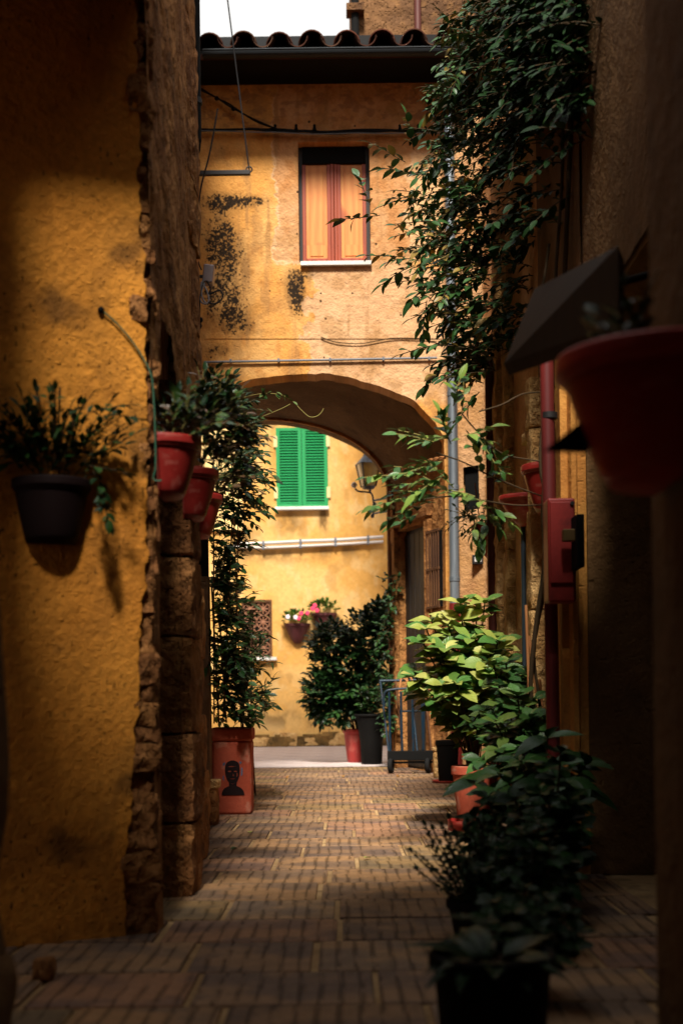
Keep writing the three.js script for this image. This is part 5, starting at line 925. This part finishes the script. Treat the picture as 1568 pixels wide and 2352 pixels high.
  add(o9, 'board', boxUV(cn), M.darkWood);
  add(o9, 'strut', bar(W(1420, 760, 3.72), V(1.24, 1.75, -4.3), 0.014, 8), M.black); add(o9, 'strut', bar(W(1240, 700, 4.6), V(1.24, 2.5, -4.95), 0.014, 8), M.black);
}
// ------------------------------------------------------------------ under the archway
{
  // rope from the jamb to the downpipe
  const o = thing('rope', 'old rope stretched between the archway jamb and the downpipe', 'rope', W(930, 1080, 15.2));
  for (const k of [0, 1]) { const pts = []; for (let i = 0; i <= 24; i++) { const t = i / 24, px = mix(870, 1022, t), py = 1099 - 15 * Math.sin(t * 1.4) - t * 44 + 10 * t * t, q = W(px, py, mix(16.4, 14.35, t)); q.y += Math.sin(i * 1.6 + k * 3.14) * 0.012; q.z += Math.cos(i * 1.6 + k * 3.14) * 0.012; pts.push(q); } add(o, 'strand', tube(pts, 0.012, 80, 5), M.bamboo); }
  // iron window grille beside the door
  const u0 = onPass(1028), u1 = onPass(991), y0 = W(1010, 1390, 14.8).y, y1 = W(1010, 1212, 14.8).y, g = thing('window_grille', 'upright iron bars over a dark window beside the arch door', 'grille', PA.clone().addScaledVector(PD, (u0 + u1) / 2).setY(y0));
  const tm = (geo) => geo.applyMatrix4(passM);
  add(g, 'pane', tm(bx(u0, u1, y0, y1, -0.012, -0.006)), M.black);
  for (let i = 0; i < 6; i++) { const u = mix(u0 + 0.02, u1 - 0.02, i / 5); add(g, 'bar', tm(bar(V(u, y0, -0.05), V(u, y1, -0.05), 0.011, 8)), M.rust); }
  for (const y of [y0, (y0 + y1) / 2, y1]) add(g, 'rail', tm(rbx(u0, u1, y - 0.015, y + 0.015, -0.06, -0.04, 0.003)), M.rust);
  // blue hand truck
  const d = 15.1, h = thing('hand_truck', 'rusty blue hand truck leaning beside the archway door', 'hand truck', W(940, 1778, d));
  const Y = (py, dd) => EYE - (py - 1600) * dd / LENS, P = (px, py, dd = d) => W(px, py, dd);
  [[873, 1564, 894, 1742], [908, 1562, 925, 1728], [941, 1562, 958, 1728], [972, 1562, 990, 1724]].forEach(([a, b, c, e], i) => add(h, 'rod', bar(P(a, b, d + 0.28), P(c, e, d + 0.02), 0.0125, 8), i % 2 ? M.rust : M.blueMetal));
  add(h, 'top_rail', bar(P(872, 1564, d + 0.28), P(974, 1562, d + 0.28), 0.016, 8), M.blueMetal);
  add(h, 'cross_rail', bar(P(915, 1634, d + 0.2), P(978, 1633, d + 0.2), 0.012, 8), M.blueMetal);
  add(h, 'hoop', tube([P(882, 1622, d - 0.01), P(881, 1600, d), P(886, 1588, d), P(900, 1584, d), P(950, 1582, d), P(966, 1586, d), P(971, 1600, d), P(972, 1722, d - 0.02)], 0.014, 60, 8), M.blueMetal);
  for (const px of [893, 920, 946, 968]) add(h, 'upright', bar(P(px, 1588, d + 0.01), P(px + 3, 1726, d), 0.015, 8), M.blueMetal);
  const ty = Y(1726, d), t0 = P(889, 1726, d).x, t1 = P(996, 1726, d).x;
  add(h, 'toe_plate', rbx(t0, t1, Y(1748, d), ty, -d - 0.02, -d + 0.05, 0.008), M.black);
  add(h, 'axle', bar(V(t0 + 0.02, Y(1753, d), -d), V(t1 - 0.01, Y(1753, d), -d), 0.014, 8), M.blueMetal);
  for (const x of [t0 + 0.04, t1 - 0.07]) { const w = add(h, 'wheel', new THREE.TorusGeometry(0.07, 0.028, 10, 22).rotateY(Math.PI / 2 - 0.25).translate(x, 0.099, -d), M.rubber); add(w, 'hub', new THREE.CylinderGeometry(0.048, 0.048, 0.035, 14).rotateZ(Math.PI / 2).rotateY(-0.25).translate(x, 0.099, -d), M.iron); }
  const tr = thing('tied_rope', 'scrap of pale rope tied round the top of the hand truck', 'rope', P(925, 1570, d)); 
  add(tr, 'rope', tube([P(916, 1600, d - 0.03), P(918, 1575, d + 0.2), P(922, 1556, d + 0.28), P(930, 1560, d + 0.2), P(938, 1570, d + 0.1), P(934, 1556, d + 0.27), P(942, 1556, d + 0.2), P(952, 1576, d + 0.1)], 0.010, 50, 6), M.bamboo);
  // pale stone block
  const q = W(1008, 1775, 14.3), st = thing('stone_block', 'pale square stone block between the hand truck and the black pot', 'stone block', V(q.x, 0, q.z));
  add(st, 'block', rock(0.13, 0.3, 0.16, 905, 0.008, 8, 6).translate(q.x, 0.15, q.z), M.travertine[0]); add(st, 'cap', rock(0.15, 0.04, 0.18, 906, 0.006, 8, 6).translate(q.x, 0.315, q.z), M.travertine[0]);
}
// ------------------------------------------------------------------ beyond the archway
{
  const b = V(0.385, 0, -17.1), o = local('plant_pot', 'tall black flared pot at the right foot of the archway', 'pot', b);
  add(o, 'body', lathe([[0.001, 0.01], [0.135, 0.01], [0.15, 0.3], [0.185, 0.56], [0.21, 0.64]], 32), M.blackPot); add(o, 'rim', lathe([[0.205, 0.63], [0.225, 0.645], [0.222, 0.67], [0.195, 0.665], [0.185, 0.6]], 32), M.blackPot); add(o, 'soil', new THREE.CircleGeometry(0.19, 20).rotateX(-Math.PI / 2).translate(0, 0.62, 0), M.soil);
  const o2 = local('plant_pot', 'dark red tapered pot under the round shrub beyond the archway', 'pot', V(0.2, 0, -17.65)); roundPot(o2, 0.19, 0.46, M.redPot, 0.68, 0.05);
  rnd = mulberry(720);
  const s = thing('round_shrub', 'big rounded dark green shrub in the red pot beyond the archway', 'shrub', V(0.2, 0.44, -17.65)), k = kit(G.box, [...M.leafDark, M.leafMid[0], M.leafDark[0]]);
  const lobes = [[798, 1540, 86, 92], [770, 1600, 66, 64], [842, 1470, 60, 62], [880, 1440, 26, 60], [740, 1590, 36, 44], [760, 1480, 40, 44], [850, 1600, 50, 60]];
  for (let i = 0; i < 1300; i++) {
    const [cx, cy, a, e] = lobes[Math.floor(rnd() * lobes.length)], v = ball(); if (v.length() < 0.55 && rnd() < 0.6) { i--; continue; }
    const p = W(cx + v.x * a * 0.92, cy - v.y * e * 0.92, 17.6 - v.z * 0.45); if (p.y < 0.5) continue;
    shoot(k, p, V(v.x, v.y + 0.3, v.z), 0.12, 7, 0.092, 0.2, 0.003, i % 14 === 0);
  }
  for (let i = 0; i < 5; i++) add(s, 'stem', tube([V(0.2 + rr(-0.05, 0.05), 0.42, -17.65), W(800 + rr(-50, 50), 1560, 17.6)], 0.014, 4, 6), M.stem);
  dress(s, k, 300, M.stem);
  const v = thing('wall_creeper', 'thin dark creeper climbing the right jamb of the archway', 'climber', W(900, 1660, 16.4)), kv = kit(G.box, [...M.leafDark, M.leafMid[0]]);
  for (let i = 0; i < 150; i++) { const py = rr(1325, 1680), px = 892 + Math.sin(py * 0.02) * 8; shoot(kv, W(px + rr(-14, 12), py, rr(16.1, 16.5)), ball(), 0.1, 5, 0.07, 0.3, 0.003, i % 3 === 0); }
  kv.wood.push(tube([W(900, 1745, 16.35), W(893, 1600, 16.4), W(902, 1450, 16.4), W(896, 1300, 16.4), W(903, 1180, 16.4), W(898, 1110, 16.4)], 0.014, 40, 6), tube([W(906, 1745, 16.35), W(900, 1560, 16.4), W(894, 1400, 16.4), W(901, 1260, 16.4)], 0.01, 40, 6));
  dress(v, kv, 200, M.rust);
  const pl = thing('potted_plant', 'glossy plant growing from the tall black pot', 'plant', V(0.385, 0.62, -17.1)), kp = kit(G.box, [...M.leafDark, M.leafMid[0], M.leafMid[1]]);
  for (let i = 0; i < 34; i++) shoot(kp, V(0.385 + rr(-0.12, 0.14), 0.64 + rr(0, 0.25), -17.1 + rr(-0.1, 0.15)), V(rr(-0.7, 0.5), rr(0.3, 1), rr(-0.3, 0.5)), rr(0.12, 0.24), 7, 0.085, 0.3);
  dress(pl, kp, 160, M.stem);
}
{
  // wall lantern on a scrolled bracket
  const d = 17.3, S = d / LENS, o = thing('wall_lantern', 'grey wall lantern with frosted panes on a scrolled bracket, right of the green shutters', 'lantern', W(845, 1118, d));
  const c = W(846, 1118, d), cx = c.x, y0 = c.y, y1 = W(846, 1066, d).y, y2 = W(846, 1046, d).y, r0 = 15 * S, r1 = 25 * S;
  const grey = std({ color: lin(0.12, 0.13, 0.15), roughness: 0.45, metalness: 0.4 });
  const body = new THREE.CylinderGeometry(r1 * 1.25, r0 * 1.25, y1 - y0, 4, 1, true).rotateY(Math.PI / 4 + 0.3).translate(cx, (y0 + y1) / 2, -d); 
  add(o, 'pane', body.toNonIndexed(), M.frost);
  for (let k = 0; k < 4; k++) { const a = Math.PI / 4 + 0.3 + k * Math.PI / 2; add(o, 'glazing_bar', bar(V(cx + Math.sin(a) * r0 * 1.26, y0, -d + Math.cos(a) * r0 * 1.26), V(cx + Math.sin(a) * r1 * 1.26, y1, -d + Math.cos(a) * r1 * 1.26), 0.011, 6), grey); }
  add(o, 'base', new THREE.CylinderGeometry(r0 * 1.3, r0 * 0.9, 0.04, 4).rotateY(Math.PI / 4 + 0.3).translate(cx, y0 - 0.015, -d), grey);
  add(o, 'hood', [new THREE.CylinderGeometry(r1 * 0.55, r1 * 1.4, y2 - y1, 4).rotateY(Math.PI / 4 + 0.3).toNonIndexed().translate(cx, (y1 + y2) / 2, -d), new THREE.CylinderGeometry(0.02, r1 * 0.5, 0.06, 8).translate(cx, y2 + 0.03, -d)], grey);
  const B = (pts) => tube(pts.map(([x, y]) => W(x, y, d)), 0.013, 40, 7);
  add(o, 'bracket', [B([[815, 1122], [822, 1128], [840, 1130], [852, 1133], [857, 1150], [856, 1180]]), tube([W(857, 1150, d), V(0.72, W(857, 1150, d).y, -16.95)], 0.013, 1, 7), tube([W(856, 1180, d), V(0.72, W(857, 1180, d).y, -16.95)], 0.013, 1, 7), bar(W(848, 1119, d), W(850, 1132, d), 0.016, 8)], grey);
  for (const [x, y, r] of [[813, 1114, 7], [860, 1158, 5], [855, 1185, 5]]) add(o, 'finial', new THREE.SphereGeometry(r * S, 12, 9).translate(...W(x, y, d).toArray()), x === 813 ? M.white : grey);
}
{
  const mk = (px, py, label, lab2, seed) => {
    rnd = mulberry(seed);
    const q = W(px, py, 23.3), o = local('wall_pot', label, 'wall pot', V(q.x, q.y, -23.375), -Math.PI / 2, 'dark red flower pots on the yellow wall'); halfPot(o, 0.235, 0.36, std({ color: lin(0.07, 0.012, 0.014), roughness: 0.6 }), 0.2);
    const p = thing('flowering_plant', lab2, 'plant', V(q.x, q.y, -23.2)), k = kit(G.box, [M.leafLime[0], M.leafLime[1], M.leafMid[1], M.leafLime[3]]);
    for (let i = 0; i < 130; i++) { const v = ball(); grow(k, V(q.x + v.x * 0.27, q.y + 0.04 + Math.abs(v.y) * 0.17, -23.22 + v.z * 0.12), V(v.x, Math.abs(v.y) + 0.2, v.z + 0.3), UP.clone().add(ball()), 0.09); }
    dress(p, k, 130);
    return p;
  };
  const a = mk(682, 1432, 'dark red wall pot of pink and white flowers, left of two on the yellow wall', 'pale green plant with pink and white flowers in the left wall pot', 731), b = mk(744, 1408, 'dark red wall pot of pink flowers, right and higher of two on the yellow wall', 'pale green plant with red pink flowers in the right wall pot', 732);
  for (const [p, x, y, m] of [[a, 692, 1409, M.petal], [a, 706, 1408, M.petal], [a, 686, 1420, M.petal], [a, 661, 1417, M.petalPale], [a, 679, 1418, M.petalPale], [b, 718, 1398, M.petal], [b, 723, 1391, M.petal], [b, 728, 1402, M.petal]]) { const c = W(x, y, 23.05), gs = []; for (let i = 0; i < 5; i++) { const t = i * 1.2566; gs.push(new THREE.SphereGeometry(0.022, 7, 5).scale(1, 1, 0.4).translate(c.x + Math.cos(t) * 0.022, c.y + Math.sin(t) * 0.022, c.z)); } add(p, 'flower', gs, m); }
  // two grey pipes along the yellow wall
  const d = 23.33, pp = [['upper pale grey conduit along the yellow wall', [[548, 1250], [620, 1247], [700, 1243], [780, 1240], [880, 1233]], 0.03], ['lower pale grey conduit along the yellow wall', [[535, 1255], [600, 1258], [700, 1254], [800, 1249], [880, 1244]], 0.026]];
  for (const [label, pts, r] of pp) { const o = thing('wall_conduit', label, 'conduit', W(700, 1246, d)); add(o, 'pipe', tube(pts.map(([x, y]) => W(x, y, d)), r, 30, 8), std({ color: lin(0.5, 0.46, 0.43), roughness: 0.5 })); for (const px of [605, 690, 770, 845]) { const q = W(px, lerpTab(pts, px), d); add(o, 'clip', rbx(q.x - 0.02, q.x + 0.02, q.y - r - 0.012, q.y + r + 0.012, q.z - 0.03, q.z + r + 0.008, 0.005), M.greyCable); } }
  rnd = mulberry(741);
  const labs = ['bright green fallen leaf on the pavement beside the planter', 'dark green fallen leaf lying nearer on the pavement', 'small pale green fallen leaf in the middle of the pavement'];
  [[574, 1914], [545, 1947], [850, 1976]].forEach(([x, y], i) => { const dd = EYE * LENS / (y - 1600), q = W(x, y, dd); const m = new THREE.Mesh(G.jas[i], i === 1 ? M.leafMid[0] : M.leafLime[i]); m.name = numbered('fallen_leaf'); m.userData = { label: labs[i], category: 'leaf' }; m.applyMatrix4(leafAt(V(q.x, 0.012, q.z), V(rr(-1, 1), 0.1, rr(-1, 1)), UP, 0.07)); m.castShadow = m.receiveShadow = true; scene.add(m); });
}
renderer.render(scene, camera);
